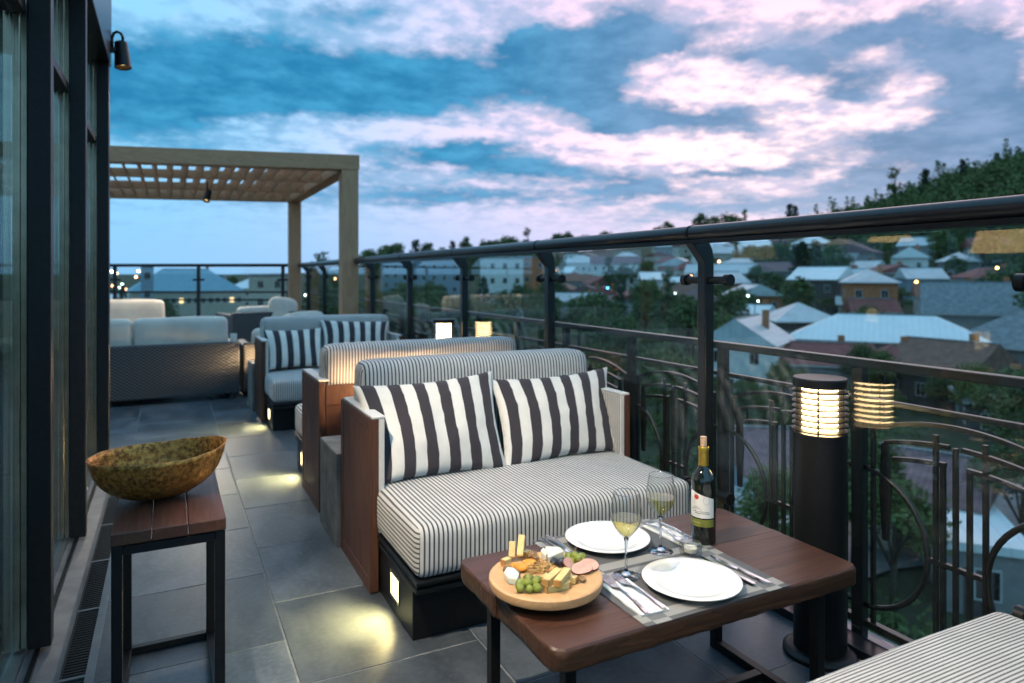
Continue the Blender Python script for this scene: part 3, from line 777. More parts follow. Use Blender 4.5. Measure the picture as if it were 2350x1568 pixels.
# ------------------------------------------------------------------ built-in striped sofas
SW = 1.275
def plank_run(parent, axis, a0, a1, n, z0, z1, f0, f1, depth_axis_first):
    """n vertical boards between a0 and a1; thickness from f0 to f1"""
    st = (a1 - a0) / n
    for i in range(n):
        p, q = a0 + i * st + .0016, a0 + (i + 1) * st - .0016
        b = MB().box(f0, f1, p, q, z0, z1) if axis == 'Y' else MB().box(p, q, f0, f1, z0, z1)
        b.build('plank', 'panel', parent, world=False, bevel=.0018, seg=1)
def make_sofa(label, loc, rz, along_x=False, seed=0.0):
    t = thing('striped_sofa', label, 'sofa', loc, rz, 'striped sofas along the glass')
    for sx in (0, 1):
        fx = (lambda a: a) if sx == 0 else (lambda a: SW - a)
        def bx(a0, a1, *r):
            x0, x1 = sorted((fx(a0), fx(a1))); return MB().box(x0, x1, *r)
        sp = bx(.006, .034, .0, .528, .004, .70).build('side_panel', 'panel', t, world=False, bevel=.003)
        bx(0, .0055, .0, .05, 0, .70).build('stile', 'panel', sp, world=False, bevel=.0015, seg=1)
        bx(0, .0055, .478, .528, 0, .70).build('stile', 'panel', sp, world=False, bevel=.0015, seg=1)
        bx(0, .0055, .0502, .4778, .655, .70).build('rail', 'panel', sp, world=False, bevel=.0015, seg=1)
        bx(0, .0055, .0502, .4778, .0, .055).build('rail', 'panel', sp, world=False, bevel=.0015, seg=1)
        x0, x1 = sorted((fx(.002), fx(.0058)))
        plank_run(sp, 'Y', .0505, .4775, 4, .0555, .6545, x0, x1, True)
        # fabric lining that wraps over the arm
        ap = MB()
        x0, x1 = sorted((fx(.004), fx(.060))); ap.box(x0, x1, -.003, .50, .7005, .712)
        x0, x1 = sorted((fx(.0345), fx(.058))); ap.box(x0, x1, -.003, .45, .24, .7)
        a = ap.build('arm_pad', 'thin', t, world=False, bevel=.004)
        set_uv(a.data, lambda co, n, c: ((co.y, 0) if abs(n.x) > .6 else (0.0, 0)))
    bp = MB().box(.036, SW - .036, .492, .518, .02, .672).build('back_panel', 'panel', t, world=False)
    plank_run(bp, 'X', .037, SW - .037, 11, .06, .575, .5185, .5255, False)
    MB().box(.036, SW - .036, .5185, .5305, .577, .685).build('rail', 'panel', bp, world=False, bevel=.002)
    MB().box(.036, SW - .036, .5185, .5305, .004, .058).build('rail', 'panel', bp, world=False, bevel=.002)
    MB().box(.04, SW - .04, -.41, .45, 0, .186).build('base', 'black', t, world=False, bevel=.003)
    MB().box(.03, SW - .03, -.478, .46, .187, .206).build('tray', 'black', t, world=False, bevel=.006)
    MB().box(.036, SW - .036, -.470, .455, .2065, .216).build('tray', 'black', t, world=False, bevel=.003)
    MB().box(.028, SW - .028, -.484, .46, .2165, .2345).build('tray', 'black', t, world=False, bevel=.006)
    zt = .42
    bm = cushion(.034, SW - .034, -.482, .34, .236, zt, .035, .010, (30, 14, 4), .003, seed)
    me = bm_mesh(bm, 'seat_cushion', 'fine' if along_x else 'thin')
    if along_x:
        set_uv(me, lambda co, n, c: (co.y, co.x) if abs(n.z) >= abs(n.y) else (-.482 - (zt - co.z), co.x))
    else:
        def f(co, n, c):
            if abs(n.x) > .72: return ((.034 - (zt - co.z)) if c.x < .5 else (SW - .034 + (zt - co.z)), co.y)
            return (co.x, co.y)
        set_uv(me, f)
    link('seat_cushion', me, t)
    bm = cushion(.040, SW - .040, .285, .470, .40, .888, .050, .008, (26, 5, 8), .003, seed + 3)
    for v in bm.verts: v.co.y += (v.co.z - .42) * .07 - .02
    me = bm_mesh(bm, 'back_cushion', 'thin')
    def f2(co, n, c):
        if abs(n.x) > .72: return (.04 + co.y * 1.0, co.z)
        return (co.x, co.z)
    set_uv(me, f2)
    link('back_cushion', me, t)
    for sx in (0, 1):
        fx = (lambda a: a) if sx == 0 else (lambda a: SW - a)
        x0, x1 = sorted((fx(.0365), fx(.0398)))
        fr = MB()
        for (ya, yb, za, zb) in ((-.262, -.146, .146, .156), (-.262, -.146, .056, .066), (-.262, -.252, .066, .146), (-.156, -.146, .066, .146)):
            fr.box(x0, x1, ya, yb, za, zb)
        fo = fr.build('step_light', 'bronze', t, world=False)
        x0, x1 = sorted((fx(.0385), fx(.0398)))
        MB().box(x0, x1, -.252, -.156, .066, .146).build('diffuser', 'lamp_step', fo, world=False)
        if (sx == 0) == (abs(rz) < 1):      # the side that faces the walkway
            ad = bpy.data.lights.new('step_lamp', 'AREA'); ad.shape = 'RECTANGLE'; ad.size = .085; ad.size_y = .07; ad.energy = 2.6; ad.color = (1.0, .80, .32); ad.spread = R_(130)
            ao = bpy.data.objects.new('step_lamp', ad); COL.objects.link(ao); ao.parent = t
            dx = -1 if sx == 0 else 1
            ao.location = (fx(.033), -.204, .106); ao.rotation_euler = Vector((dx, 0, -.45)).to_track_quat('-Z', 'Y').to_euler()
    return t
make_sofa('striped wooden sofa behind the dining table with two broad-striped pillows', (.722, 2.70, 0), 0, seed=.0)
make_sofa('striped wooden sofa with its plank back lit orange behind the first', (.722 + SW, 4.28, 0), math.pi, seed=4.)
make_sofa('distant striped wooden sofa with two pillows near the pergola post', (.722, 6.30, 0), 0, seed=8.)
make_sofa('striped bench seat in the bottom right corner before the dining table', (.722 + SW - .03, .545, 0), math.pi, True, seed=12.)

# ------------------------------------------------------------------ broad-striped pillows
def pillow(label, TL, TR, BR, BL, thick=.075, seed=0.0, flip=1):
    """lies between the four given corner points"""
    TL, TR, BR, BL = map(Vector, (TL, TR, BR, BL))
    c = (TL + TR + BR + BL) / 4
    nrm = ((TR - BL).cross(TL - BR)).normalized()
    if nrm.y > 0: nrm = -nrm
    NU, NV = 26, 18
    wd = ((TR - TL).length + (BR - BL).length) / 2
    vs = []; fs = []; uvs = []
    def pt(u, v, side):
        # edges drawn in between the pointed corners
        uu = u * (1 - .075 * (1 - v * v)); vv = v * (1 - .095 * (1 - u * u))
        s, tt = (uu + 1) / 2, (vv + 1) / 2
        p = (TL * (1 - s) + TR * s) * tt + (BL * (1 - s) + BR * s) * (1 - tt)
        e = max(0.0, (1 - u * u)) ** .42 * max(0.0, (1 - v * v)) ** .42
        q = Vector((u * 2.3 + seed, v * 2.1, side))
        h = thick * e * (1 + .16 * noise.noise(q * 1.4))
        h += .010 * e * noise.noise(q * 3.1) + .006 * noise.noise(q * 7) * (e ** .5)
        # creases that run in from the corners
        rr = max(abs(u), abs(v)); ang = math.atan2(v, u)
        h -= .007 * max(0, rr - .45) * (.5 + .5 * math.sin(ang * 14 + seed * 3)) * e ** .5 * 2
        p = p + nrm * (h * side) + Vector((0, 0, .004 * noise.noise(q * 5)))
        return p
    for side in (1, -1):
        o = len(vs)
        for j in range(NV + 1):
            for i in range(NU + 1):
                u = math.sin((-1 + 2 * i / NU) * math.pi / 2) * .6 + (-1 + 2 * i / NU) * .4
                v = math.sin((-1 + 2 * j / NV) * math.pi / 2) * .6 + (-1 + 2 * j / NV) * .4
                p = pt(u, v, side); vs.append(p - c); uvs.append((u * wd / 2 + .003 * noise.noise(Vector((v * 1.3, seed, u))), v))
        for j in range(NV):
            for i in range(NU):
                a = o + j * (NU + 1) + i; q4 = (a, a + 1, a + NU + 2, a + NU + 1)
                fs.append(q4 if side == 1 else q4[::-1])
    me = bpy.data.meshes.new('pillow'); me.from_pydata([tuple(v) for v in vs], [], fs)
    uvl = me.uv_layers.new(name='UVMap')
    for lp_ in me.loops: uvl.data[lp_.index].uv = uvs[lp_.vertex_index]
    bm = bmesh.new(); bm.from_mesh(me); bmesh.ops.remove_doubles(bm, verts=bm.verts, dist=.0006); bmesh.ops.recalc_face_normals(bm, faces=bm.faces); bm.to_mesh(me); bm.free()
    me.materials.append(M['wide']); me.polygons.foreach_set('use_smooth', [True] * len(me.polygons))
    o = link('pillow', me); o.location = c
    return tag(o, label, 'pillow', 'broad-striped pillows')
def pil(label, px, Yt, Yb, seed):
    (a, b, c_, d) = px
    pillow(label, atY(*a, Yt), atY(*b, Yt + .01), atY(*c_, Yb + .01), atY(*d, Yb), seed=seed)
pil('broad-striped pillow at the left end of the sofa behind the table', ((810, 886), (1130, 852), (1166, 1078), (856, 1118)), 2.94, 2.72, 1.3)
pil('broad-striped pillow at the right end of the sofa behind the table', ((1122, 872), (1394, 843), (1416, 1034), (1158, 1082)), 2.95, 2.735, 5.1)
pil('broad-striped pillow at the left end of the distant sofa', ((603, 758), (740, 752), (745, 842), (614, 850)), 6.56, 6.36, 2.2)
pil('broad-striped pillow at the right end of the distant sofa', ((735, 735), (893, 738), (890, 806), (742, 816)), 6.57, 6.40, 7.7)

# ------------------------------------------------------------------ concrete blocks in the gaps
for lb, y0, y1 in (('rough concrete block between the two back-to-back sofas', 3.24, 3.62), ('concrete block behind the distant striped sofa', 6.86, 7.24)):
    o = MB().box(-.11, .11, -(y1 - y0) / 2, (y1 - y0) / 2, 0, .44).build('concrete_block', 'concrete', bevel=.006)
    o.location = (.812, (y0 + y1) / 2, 0); tag(o, lb, 'block', 'concrete blocks')

# ------------------------------------------------------------------ stool with the brass bowl
SX0, SX1, SY0, SY1, SZ = -.142, .148, 2.115, 2.655, .585
st = thing('side_stool', 'tall narrow stool with a three-board wooden top on a black steel frame', 'stool', ((SX0 + SX1) / 2, (SY0 + SY1) / 2, 0))
cuts = [SX0, -.043, .049, SX1]
for a, b in zip(cuts[:-1], cuts[1:]):
    MB().box(a + .0012, b - .0012, SY0, SY1, SZ - .034, SZ).build('board', 'stool', st, bevel=.003)
ix0, ix1, iy0, iy1 = SX0 + .003, SX1 - .003, SY0 + .006, SY1 - .006; lw = .027; ft = SZ - .037
for x0 in (ix0, ix1 - lw):
    for y0 in (iy0, iy1 - lw): MB().box(x0, x0 + lw, y0, y0 + lw, 0, ft).build('leg', 'black', st, bevel=.002)
for z0 in (ft - lw, .0):
    for y0 in (iy0, iy1 - lw):
        if z0 == 0 and y0 == iy0: continue
        MB().box(ix0 + lw + .0005, ix1 - lw - .0005, y0 + .0007, y0 + lw - .0007, z0 + .001, z0 + lw - .001).build('rail', 'black', st, bevel=.0015, seg=1)
    for x0 in (ix0, ix1 - lw): MB().box(x0 + .0007, x0 + lw - .0007, iy0 + lw + .0005, iy1 - lw - .0005, z0 + .001, z0 + lw - .001).build('rail', 'black', st, bevel=.0015, seg=1)
def bowl():
    N, K = 56, 12; vs = []; fs = []
    ax, ay = .188, .118
    def p(a, t, d):
        ca, sa = math.cos(a), math.sin(a)
        # pointed towards the two tips, rim dipping along the sides
        k = abs(ca) ** 4
        rx = ax * (1 + .02 * k); ry = ay * (1 - .12 * k)
        rim = .141 + .009 * abs(ca) ** 2.2 + .003 * math.sin(3 * a + 1) + .007 * ca + .008 * sa
        r = math.sin(t * math.pi / 2) ** .72
        z = rim * (1 - math.cos(t * math.pi / 2)) ** .92
        lip = 1 + .03 * (t > .93)
        x = rx * r * ca * lip; y = ry * r * sa * lip
        nz = .0035 * noise.noise(Vector((ca * 3, sa * 3, t * 3)))
        q = 1 - d / max(.03, math.hypot(x, y)) if r > .2 else 1
        return (x * q * (1 + nz), y * q * (1 + nz), z + d * 1.0 * (1 - t) + nz)
    for lay, d in ((0, 0), (1, .004)):
        for i in range(K + 1):
            t = .02 + .98 * i / K
            for k in range(N): vs.append(p(2 * math.pi * k / N, t, d))
    for lay in (0, 1):
        o = lay * (K + 1) * N
        for i in range(K):
            for k in range(N):
                a = o + i * N + k; b = o + i * N + (k + 1) % N
                fs.append((a, b, b + N, a + N) if lay == 0 else (b, a, a + N, b + N))
        base = tuple(o + k for k in range(N)); fs.append(base[::-1] if lay == 0 else base)
    o0, o1 = K * N, (K + 1) * N + K * N
    for k in range(N): fs.append((o0 + k, o0 + (k + 1) % N, o1 + (k + 1) % N, o1 + k))
    return MB().add(vs, fs)
b = bowl().build('brass_bowl', 'brass', smooth=True, fix=True)
b.location = (-.026, 2.405, SZ + .001); b.rotation_euler = (0, 0, R_(6))
tag(b, 'hammered brass boat-shaped bowl standing on the stool', 'bowl')

# ------------------------------------------------------------------ dining table
TX0, TX1, TY0, TY1, TZ = .752, 1.768, 1.295, 1.855, .45
tb = thing('dining_table', 'low dining table of dark brown planks with a worn golden edge', 'table', ((TX0 + TX1) / 2, (TY0 + TY1) / 2, 0))
def plank_top(x0, x1, y0, y1, rc, name):
    """corner radii rc = (x1y0, x1y1, x0y1, x0y0); irregular hewn edge"""
    n = 7; out = []
    for (cx_, cy_, a0, r) in ((x1, y0, -90, rc[0]), (x1, y1, 0, rc[1]), (x0, y1, 90, rc[2]), (x0, y0, 180, rc[3])):
        sx = -1 if cx_ == x1 else 1; sy = 1 if cy_ == y0 else -1
        if r < .004: out.append((cx_, cy_)); continue
        for i in range(n + 1):
            a = R_(a0 + 90 * i / n); out.append((cx_ + sx * r + r * math.cos(a), cy_ + sy * r + r * math.sin(a)))
    # resample
    pts = []
    for a, c in zip(out, out[1:] + out[:1]):
        L = math.hypot(c[0] - a[0], c[1] - a[1]); k = max(1, int(L / .022))
        pts += [(a[0] + (c[0] - a[0]) * i / k, a[1] + (c[1] - a[1]) * i / k) for i in range(k)]
    N = len(pts); zs = (TZ, TZ - .004, TZ - .014, TZ - .026, TZ - .040, TZ - .052, TZ - .056)
    ins = (.005, .0008, .0, .0012, .0, .002, .008)
    mx, my = (x0 + x1) / 2, (y0 + y1) / 2
    vs = []
    for z, d in zip(zs, ins):
        for (x, y) in pts:
            seam = abs(y - SEAM) < .004
            nv = noise.noise(Vector((x * 16, y * 16, z * 30))) * .0045 + noise.noise(Vector((x * 55, y * 55, z * 90))) * .0030
            if z == TZ: nv *= .5
            if seam: nv = 0; dd = 0
            else: dd = d
            dx, dy = (mx - x), (my - y)
            ex = 1 if abs(x - x0) < .05 or abs(x - x1) < .05 else 0; ey = 1 if (abs(y - y0) < .05 or abs(y - y1) < .05) and not seam else 0
            vs.append((x + math.copysign(dd + nv, dx) * ex, y + math.copysign(dd + nv, dy) * ey, z))
    fs = []
    for i in range(len(zs) - 1):
        for k in range(N): fs.append((i * N + k, (i + 1) * N + k, (i + 1) * N + (k + 1) % N, i * N + (k + 1) % N))
    top = tuple(range(N)); fs.append(top); fs.append(tuple(range((len(zs) - 1) * N, len(zs) * N))[::-1])
    mb = MB().add(vs, fs)
    o = mb.build(name, 'table', tb, fix=True)
    o.data.materials.append(M['edge'])
    for p in o.data.polygons:
        if abs(p.normal.z) < .5: p.material_index = 1; p.use_smooth = True
    return o
SEAM = 1.598
plank_top(TX0 + .004, TX1, TY0, SEAM - .0012, (.030, .0, .0, .034), 'plank')
plank_top(TX0, TX1 - .002, SEAM + .0012, TY1, (.0, .030, .030, .0), 'plank')
LX0, LX1, LY0, LY1 = .838, 1.684, 1.375, 1.785; lw = .030
for x in (LX0, LX1):
    for y in (LY0, LY1): MB().box(x - lw / 2, x + lw / 2, y - lw / 2, y + lw / 2, 0, TZ - .0565).build('leg', 'black', tb, bevel=.002)
    MB().box(x - lw / 2 + .0006, x + lw / 2 - .0006, LY0 + lw / 2, LY1 - lw / 2, .001, lw - .001).build('floor_rail', 'black', tb, bevel=.0015, seg=1)
MB().box(LX0 + lw / 2, LX1 - lw / 2, 1.565, 1.595, .002, .028).build('stretcher', 'black', tb, bevel=.0015, seg=1)

# ------------------------------------------------------------------ wicker lounge under the pergola
def wicker_sofa(label, loc, rz, wd, dp=.85, cushions=2, bh=.59, arms=True, cush_top=.82, group='wicker lounge seats', seed=0, back_to_us=True):
    """local: back panel at y=0, seat towards +y"""
    t = thing('wicker_sofa', label, 'sofa', loc, rz, group)
    MB().box(0, wd, 0, .09, .06, bh).build('back_panel', 'wicker', t, world=False, bevel=.012)
    MB().box(.0, wd, .0905, dp, .06, .30).build('seat_base', 'wicker', t, world=False, bevel=.012)
    if arms:
        for x0 in (.0, wd - .09): MB().box(x0, x0 + .09, .0905, dp + .01, .302, bh - .03).build('arm', 'wicker', t, world=False, bevel=.012)
    for x in (.05, wd - .09):
        for y in (.03, dp - .07): MB().box(x, x + .04, y, y + .04, 0, .06).build('leg', 'wicker', t, world=False)
    x0 = .10 if arms else .01; w1 = wd - 2 * x0; st_ = w1 / cushions
    for i in range(cushions):
        bm = cushion(x0 + i * st_ + .008, x0 + (i + 1) * st_ - .008, .15, dp + .02, .302, .45, .04, .012, (6, 6, 2), .006, seed + i)
        link('seat_cushion', bm_mesh(bm, 'seat_cushion', 'cream'), t)
        bm = cushion(x0 + i * st_ + .012, x0 + (i + 1) * st_ - .012, .092, .27, .40, cush_top, .05, .015, (6, 3, 5), .008, seed + 5 + i)
        link('back_cushion', bm_mesh(bm, 'back_cushion', 'cream'), t)
    return t
wicker_sofa('long grey wicker sofa with cream cushions seen from behind', (-1.30, 7.60, 0), 0, 1.957, cushions=2, cush_top=.84, seed=1)
wicker_sofa('grey wicker seat with a cream cushion tucked behind the distant striped sofa', (.70, 7.66, 0), 0, .95, cushions=1, cush_top=.70, bh=.57, arms=True, seed=21)
wicker_sofa('far wicker sofa with cream back cushions facing the camera', (.05, 11.4, 0), math.pi, 2.5, cushions=2, bh=.62, cush_top=.92, seed=31)
wicker_sofa('dark wicker armchair with cream cushions under the pergola', (.72, 9.35, 0), R_(10), .95, cushions=1, bh=.80, cush_top=.86, seed=41)
ct = thing('lounge_table', 'low glass-topped wicker table between the lounge sofas', 'table', (-.55, 9.6, 0))
MB().box(-1.0, -.1, 9.3, 9.9, .05, .36).build('base', 'wicker', ct, bevel=.01)
MB().box(-1.03, -.07, 9.27, 9.93, .361, .371).build('top', 'winpane', ct)
def loose_pillow(label, loc, sz, rot, seed):
    bm = cushion(-sz / 2, sz / 2, -.08, .08, -sz / 2, sz / 2, .06, .03, (6, 3, 6), .008, seed)
    me = bm_mesh(bm, 'throw_cushion', 'cream')
    o = link('throw_cushion', me); o.location = loc; o.rotation_euler = rot
    return tag(o, label, 'cushion', 'loose cream cushions')
loose_pillow('upright cream cushion on the dark wicker armchair', (1.36, 9.56, .78), .36, (R_(-12), R_(8), R_(14)), 3)
loose_pillow('low cream cushion just behind the distant striped sofa', (1.40, 8.35, .74), .40, (R_(80), 0, R_(20)), 9)
bag = thing('handbag', 'black handbag on the long wicker sofa beside the corner post', 'bag', (-.60, 7.93, .455))
MB().prism([(-.14, 0), (.14, 0), (.10, .22), (-.09, .24)], -.06, .06, Matrix(((1, 0, 0, 0), (0, 0, 1, 0), (0, 1, 0, 0), (0, 0, 0, 1)))).build('body', 'black', bag, world=False, bevel=.02, fix=True)
MB().tube([(-.07, 0, .22), (-.06, 0, .33), (0, 0, .37), (.06, 0, .33), (.07, 0, .22)], .008, 6).build('handle', 'black', bag, world=False, smooth=True)
cj = thing('candle_jar', 'small white candle jar on the corner of the long wicker sofa', 'candle', (.60, 7.645, .59))
MB().lathe([(.030, 0), (.034, .012), (.034, .085), (.029, .085), (.029, .03), (0, .03)], 20).build('jar', 'china', cj, world=False, smooth='auto')
MB().lathe([(.0285, .031), (.0285, .060), (0, .06)], 16).build('wax', 'wax', cj, world=False, smooth='auto')

# ------------------------------------------------------------------ things on the dining table
MZ = TZ + .0006
def placemat_obj(label, cx_, cy_, rz):
    n, k = 24, 16; vs = []; fs = []
    for j in range(k + 1):
        for i in range(n + 1):
            x = -.237 + .474 * i / n; y = -.148 + .296 * j / k
            h = .0016 + .0008 * noise.noise(Vector((x * 9, y * 9, cx_)))
            vs.append((x, y, h)); 
    for j in range(k):
        for i in range(n): a = j * (n + 1) + i; fs.append((a, a + 1, a + n + 2, a + n + 1))
    o = len(vs); vs += [(x, y, 0) for x, y, z in vs]
    fs += [tuple(i + o for i in f)[::-1] for f in fs]
    rim = [i for i in range(n + 1)] + [(j + 1) * (n + 1) + n for j in range(k)] + [k * (n + 1) + i for i in range(n - 1, -1, -1)] + [j * (n + 1) for j in range(k - 1, 0, -1)]
    for a, b in zip(rim, rim[1:] + rim[:1]): fs.append((b, a, a + o, b + o))
    ob = MB().add(vs, fs).build('placemat', 'mat', smooth='auto')
    ob.location = (cx_, cy_, MZ); ob.rotation_euler = (0, 0, rz)
    return tag(ob, label, 'placemat', 'placemats')
placemat_obj('grey woven placemat under the near dinner plate', 1.243, 1.443, R_(.3))
placemat_obj('grey woven placemat under the far dinner plate', 1.247, 1.722, R_(-.6))
bpy.context.view_layer.update()
PZ = MZ + .0028
def plate(label, x, y):
    r = .131
    prof = [(0, .0), (.072, .0), (.076, .003), (.098, .009), (r - .002, .0175), (r, .0195), (r - .002, .0205), (.100, .0145), (.088, .0098), (.080, .0072), (.0, .0066)]
    o = MB().lathe(prof, 64).build('dinner_plate', 'china', smooth=True)
    o.location = (x, y, PZ); return tag(o, label, 'plate', 'white dinner plates')
plate('white dinner plate nearest the camera, between forks and knives', 1.246, 1.413)
plate('white dinner plate on the sofa side of the table', 1.214, 1.757)

def napkin(label, cx_, cy_, wd, ln, rz):
    n, k = 10, 20; vs = []; fs = []
    for lay in range(2):
        for j in range(k + 1):
            for i in range(n + 1):
                x = -wd / 2 + wd * i / n; y = -ln / 2 + ln * j / k
                h = .0045 + .0012 * noise.noise(Vector((x * 20, y * 14, cx_))) if lay == 0 else 0
                vs.append((x + .002 * noise.noise(Vector((y * 20, cx_, 3))), y, h))
    for j in range(k):
        for i in range(n):
            a = j * (n + 1) + i; f = (a, a + 1, a + n + 2, a + n + 1); fs.append(f)
    o = (n + 1) * (k + 1)
    fs += [tuple(i + o for i in f)[::-1] for f in fs]
    rim = [i for i in range(n + 1)] + [(j + 1) * (n + 1) + n for j in range(k)] + [k * (n + 1) + i for i in range(n - 1, -1, -1)] + [j * (n + 1) for j in range(k - 1, 0, -1)]
    for a, b in zip(rim, rim[1:] + rim[:1]): fs.append((b, a, a + o, b + o))
    ob = MB().add(vs, fs).build('napkin', 'linen', smooth='auto')
    ob.location = (cx_, cy_, MZ + .0026); ob.rotation_euler = (0, 0, rz)
    return tag(ob, label, 'napkin', 'paper napkins')
napkin('folded white napkin under the forks nearest the camera', 1.066, 1.425, .082, .185, R_(-3))
napkin('folded white napkin by the bottle under the far forks', 1.432, 1.712, .072, .205, R_(2))

def ribbon(pts, wds, th=.0022):
    """flat strip through pts (x, y, z) with half widths"""
    vs = []; fs = []
    for (x, y, z), wd in zip(pts, wds):
        vs += [(x - wd, y, z), (x + wd, y, z), (x + wd * .75, y, z + th), (x - wd * .75, y, z + th)]
    for i in range(len(pts) - 1):
        a = 4 * i
        for k in range(4): fs.append((a + k, a + (k + 1) % 4, a + 4 + (k + 1) % 4, a + 4 + k))
    fs.append((3, 2, 1, 0)); e = 4 * (len(pts) - 1); fs.append((e, e + 1, e + 2, e + 3))
    return MB().add(vs, fs)
def fork_mesh():
    f = ribbon([(0, -.105, .002), (0, -.098, .0015), (0, -.06, .006), (0, -.01, .010), (0, .02, .007), (0, .035, .004)], [.0045, .0062, .0048, .0030, .0032, .0052])
    f2 = ribbon([(0, .0345, .0042), (0, .043, .0028), (0, .056, .0018)], [.0055, .0112, .0122]); f.add(f2.v, f2.f)
    for x in (-.0102, -.0034, .0034, .0102):
        t_ = ribbon([(x, .0555, .0018), (x, .08, .003), (x * .95, .104, .0075)], [.0020, .0018, .0008], .0018); f.add(t_.v, t_.f)
    return f.mesh('fork', 'steel', fix=True, smooth='auto')
def knife_mesh():
    f = ribbon([(0, -.108, .001), (0, -.103, .0006), (0, -.05, .0006), (0, -.012, .0012), (0, .0, .002)], [.0042, .0066, .0058, .0045, .0040], .0075)
    b = ribbon([(0, .0, .003), (.001, .012, .003), (.002, .06, .0025), (.003, .095, .0025), (.0055, .11, .0025)], [.0042, .0078, .0080, .0065, .0012], .0018); f.add(b.v, b.f)
    return f.mesh('table_knife', 'steel', fix=True, smooth='auto')
fm, km = fork_mesh(), knife_mesh()
def cutlery(me, name, label, x, y, z, rz, tilt=0):
    o = link(name, me); o.location = (x, y, z); o.rotation_euler = (tilt, 0, rz)
    return tag(o, label, name.replace('table_', ''), 'steel cutlery')
nz = MZ + .0075
cutlery(fm, 'fork', 'steel fork nearer the cheese board, on the front napkin', 1.046, 1.436, nz, R_(-5))
cutlery(fm, 'fork', 'steel fork nearer the front plate, on the front napkin', 1.088, 1.435, nz, R_(1))
cutlery(km, 'table_knife', 'steel knife tucked closest to the front plate', 1.388, 1.437, MZ + .003, R_(1))
cutlery(km, 'table_knife', 'steel knife at the right edge of the near placemat', 1.424, 1.423, MZ + .003, R_(4))
cutlery(fm, 'fork', 'steel fork on the far napkin, nearer the far plate', 1.414, 1.712, nz, math.pi + R_(2))
cutlery(fm, 'fork', 'steel fork on the far napkin, nearer the bottle', 1.450, 1.706, nz, math.pi + R_(-2))
cutlery(km, 'table_knife', 'steel knife beside the far plate, nearer the plate', 1.065, 1.765, MZ + .003, math.pi + R_(1))
cutlery(km, 'table_knife', 'steel knife beside the far plate, nearer the table end', 1.035, 1.758, MZ + .003, math.pi + R_(-2))

def wine_glass(label, x, y, level):
    t = thing('wine_glass', label, 'wine glass', (x, y, MZ + .003), 0, 'wine glasses')
    outer = [(.0, 0), (.036, .0), (.0365, .0012), (.030, .0030), (.012, .0062), (.0055, .012), (.0036, .022), (.0033, .06), (.0040, .092), (.0075, .104), (.0185, .116), (.0325, .134), (.0418, .153), (.0440, .166), (.0425, .184), (.0385, .208), (.0350, .229)]
    inner = [(.0341, .229), (.0376, .208), (.0416, .184), (.0431, .166), (.0409, .1535), (.0316, .135), (.0175, .1175), (.006, .1085), (.0, .107)]
    MB().lathe(outer[:10] + [(.0, .1035)], 40).build('stem', 'stem', t, world=False, smooth=True)
    MB().lathe([(.0, .1035)] + outer[9:], 44, cap=False).build('bowl', 'glass', t, world=False, smooth=True)
    MB().lathe([(.0352, .2285), (.0352, .2300), (.0343, .2303), (.0343, .2285)], 44, close=True).build('rim', 'glass_rim', t, world=False, smooth=True)
    # the wine fills the bowl; its skin sits just inside the glass
    wn_ = [(.0, .1074), (.0058, .1088), (.0172, .1178), (.0312, .1353), (.0405, .1537)]
    wn_ = [p for p in wn_ if p[1] < level - .002] + [(.0421, level)]
    MB().lathe(wn_ + [(.0, level + .0001)], 36).build('wine', 'wine', t, world=False, smooth='auto')
    return t
wine_glass('glass of white wine standing nearer the cheese board', 1.124, 1.537, .160)
wine_glass('glass of white wine standing nearer the bottle', 1.317, 1.628, .163)

vt = thing('candle_holder', 'small faceted glass tealight holder beside the bottle', 'candle', (1.378, 1.566, MZ + .003))
def octo(prof, n=8):
    return MB().lathe(prof, n)
octo([(.024, 0), (.031, .003), (.034, .012), (.031, .020), (.034, .028), (.032, .036), (.027, .036), (.0245, .030), (.0235, .011), (.0, .011)]).build('glass', 'glass', vt, world=False)
MB().lathe([(.0, .0115), (.019, .0115), (.0195, .0118), (.0195, .023), (.019, .0235), (.0, .022)], 24).build('tealight', 'wax', vt, world=False, smooth='auto')

# bottle
bt = thing('wine_bottle', 'dark wine bottle with white label, gold neck foil and a cork pushed back in', 'bottle', (1.489, 1.633, MZ))
BR = .0375
MB().lathe([(.0, .004), (.030, .0), (.0355, .002), (BR, .007), (BR, .188), (.0365, .198), (.032, .210), (.0235, .222), (.0175, .231), (.0155, .240), (.0148, .250), (.0146, .290), (.0150, .2985), (.0105, .2985), (.0100, .28), (.0, .28)], 48).build('body', 'bottle', bt, world=False, smooth='auto')
MB().lathe([(.01585, .238), (.0153, .25), (.0151, .284), (.0166, .285), (.0168, .296), (.0156, .2978)], 36).build('foil', 'foil', bt, world=False, smooth='auto')
MB().lathe([(.0095, .281), (.0098, .300), (.0102, .325), (.0096, .3275), (.0, .328)], 24).build('cork', 'cork', bt, world=False, smooth='auto')
def wrap(a0, a1, z0, z1, r, n=24, top=None, bottom=None):
    """curved patch round the bottle between two bearings; z may slant"""
    vs = []; fs = []
    for i in range(n + 1):
        s = i / n; a = R_(a0 + (a1 - a0) * s)
        zt = z1 if top is None else top(s); zb = z0 if bottom is None else bottom(s)
        for z in (zb, zt): vs.append((r * math.cos(a), r * math.sin(a), z))
    for i in range(n): fs.append((2 * i, 2 * i + 2, 2 * i + 3, 2 * i + 1))
    return MB().add(vs, fs)
FACE = math.degrees(math.atan2(-1.633, -1.489))     # bearing of the camera from the bottle
A0, A1 = FACE - 88, FACE + 52
lb = wrap(A0, A1, .084, .15, BR + .0004, top=lambda s: .172 - .030 * s, bottom=lambda s: .084).build('label', 'label', bt, world=False, smooth=True)
wrap(A0 + 2, A1, .057, .080, BR + .0004).build('label_band', 'green_band', bt, world=False, smooth=True)
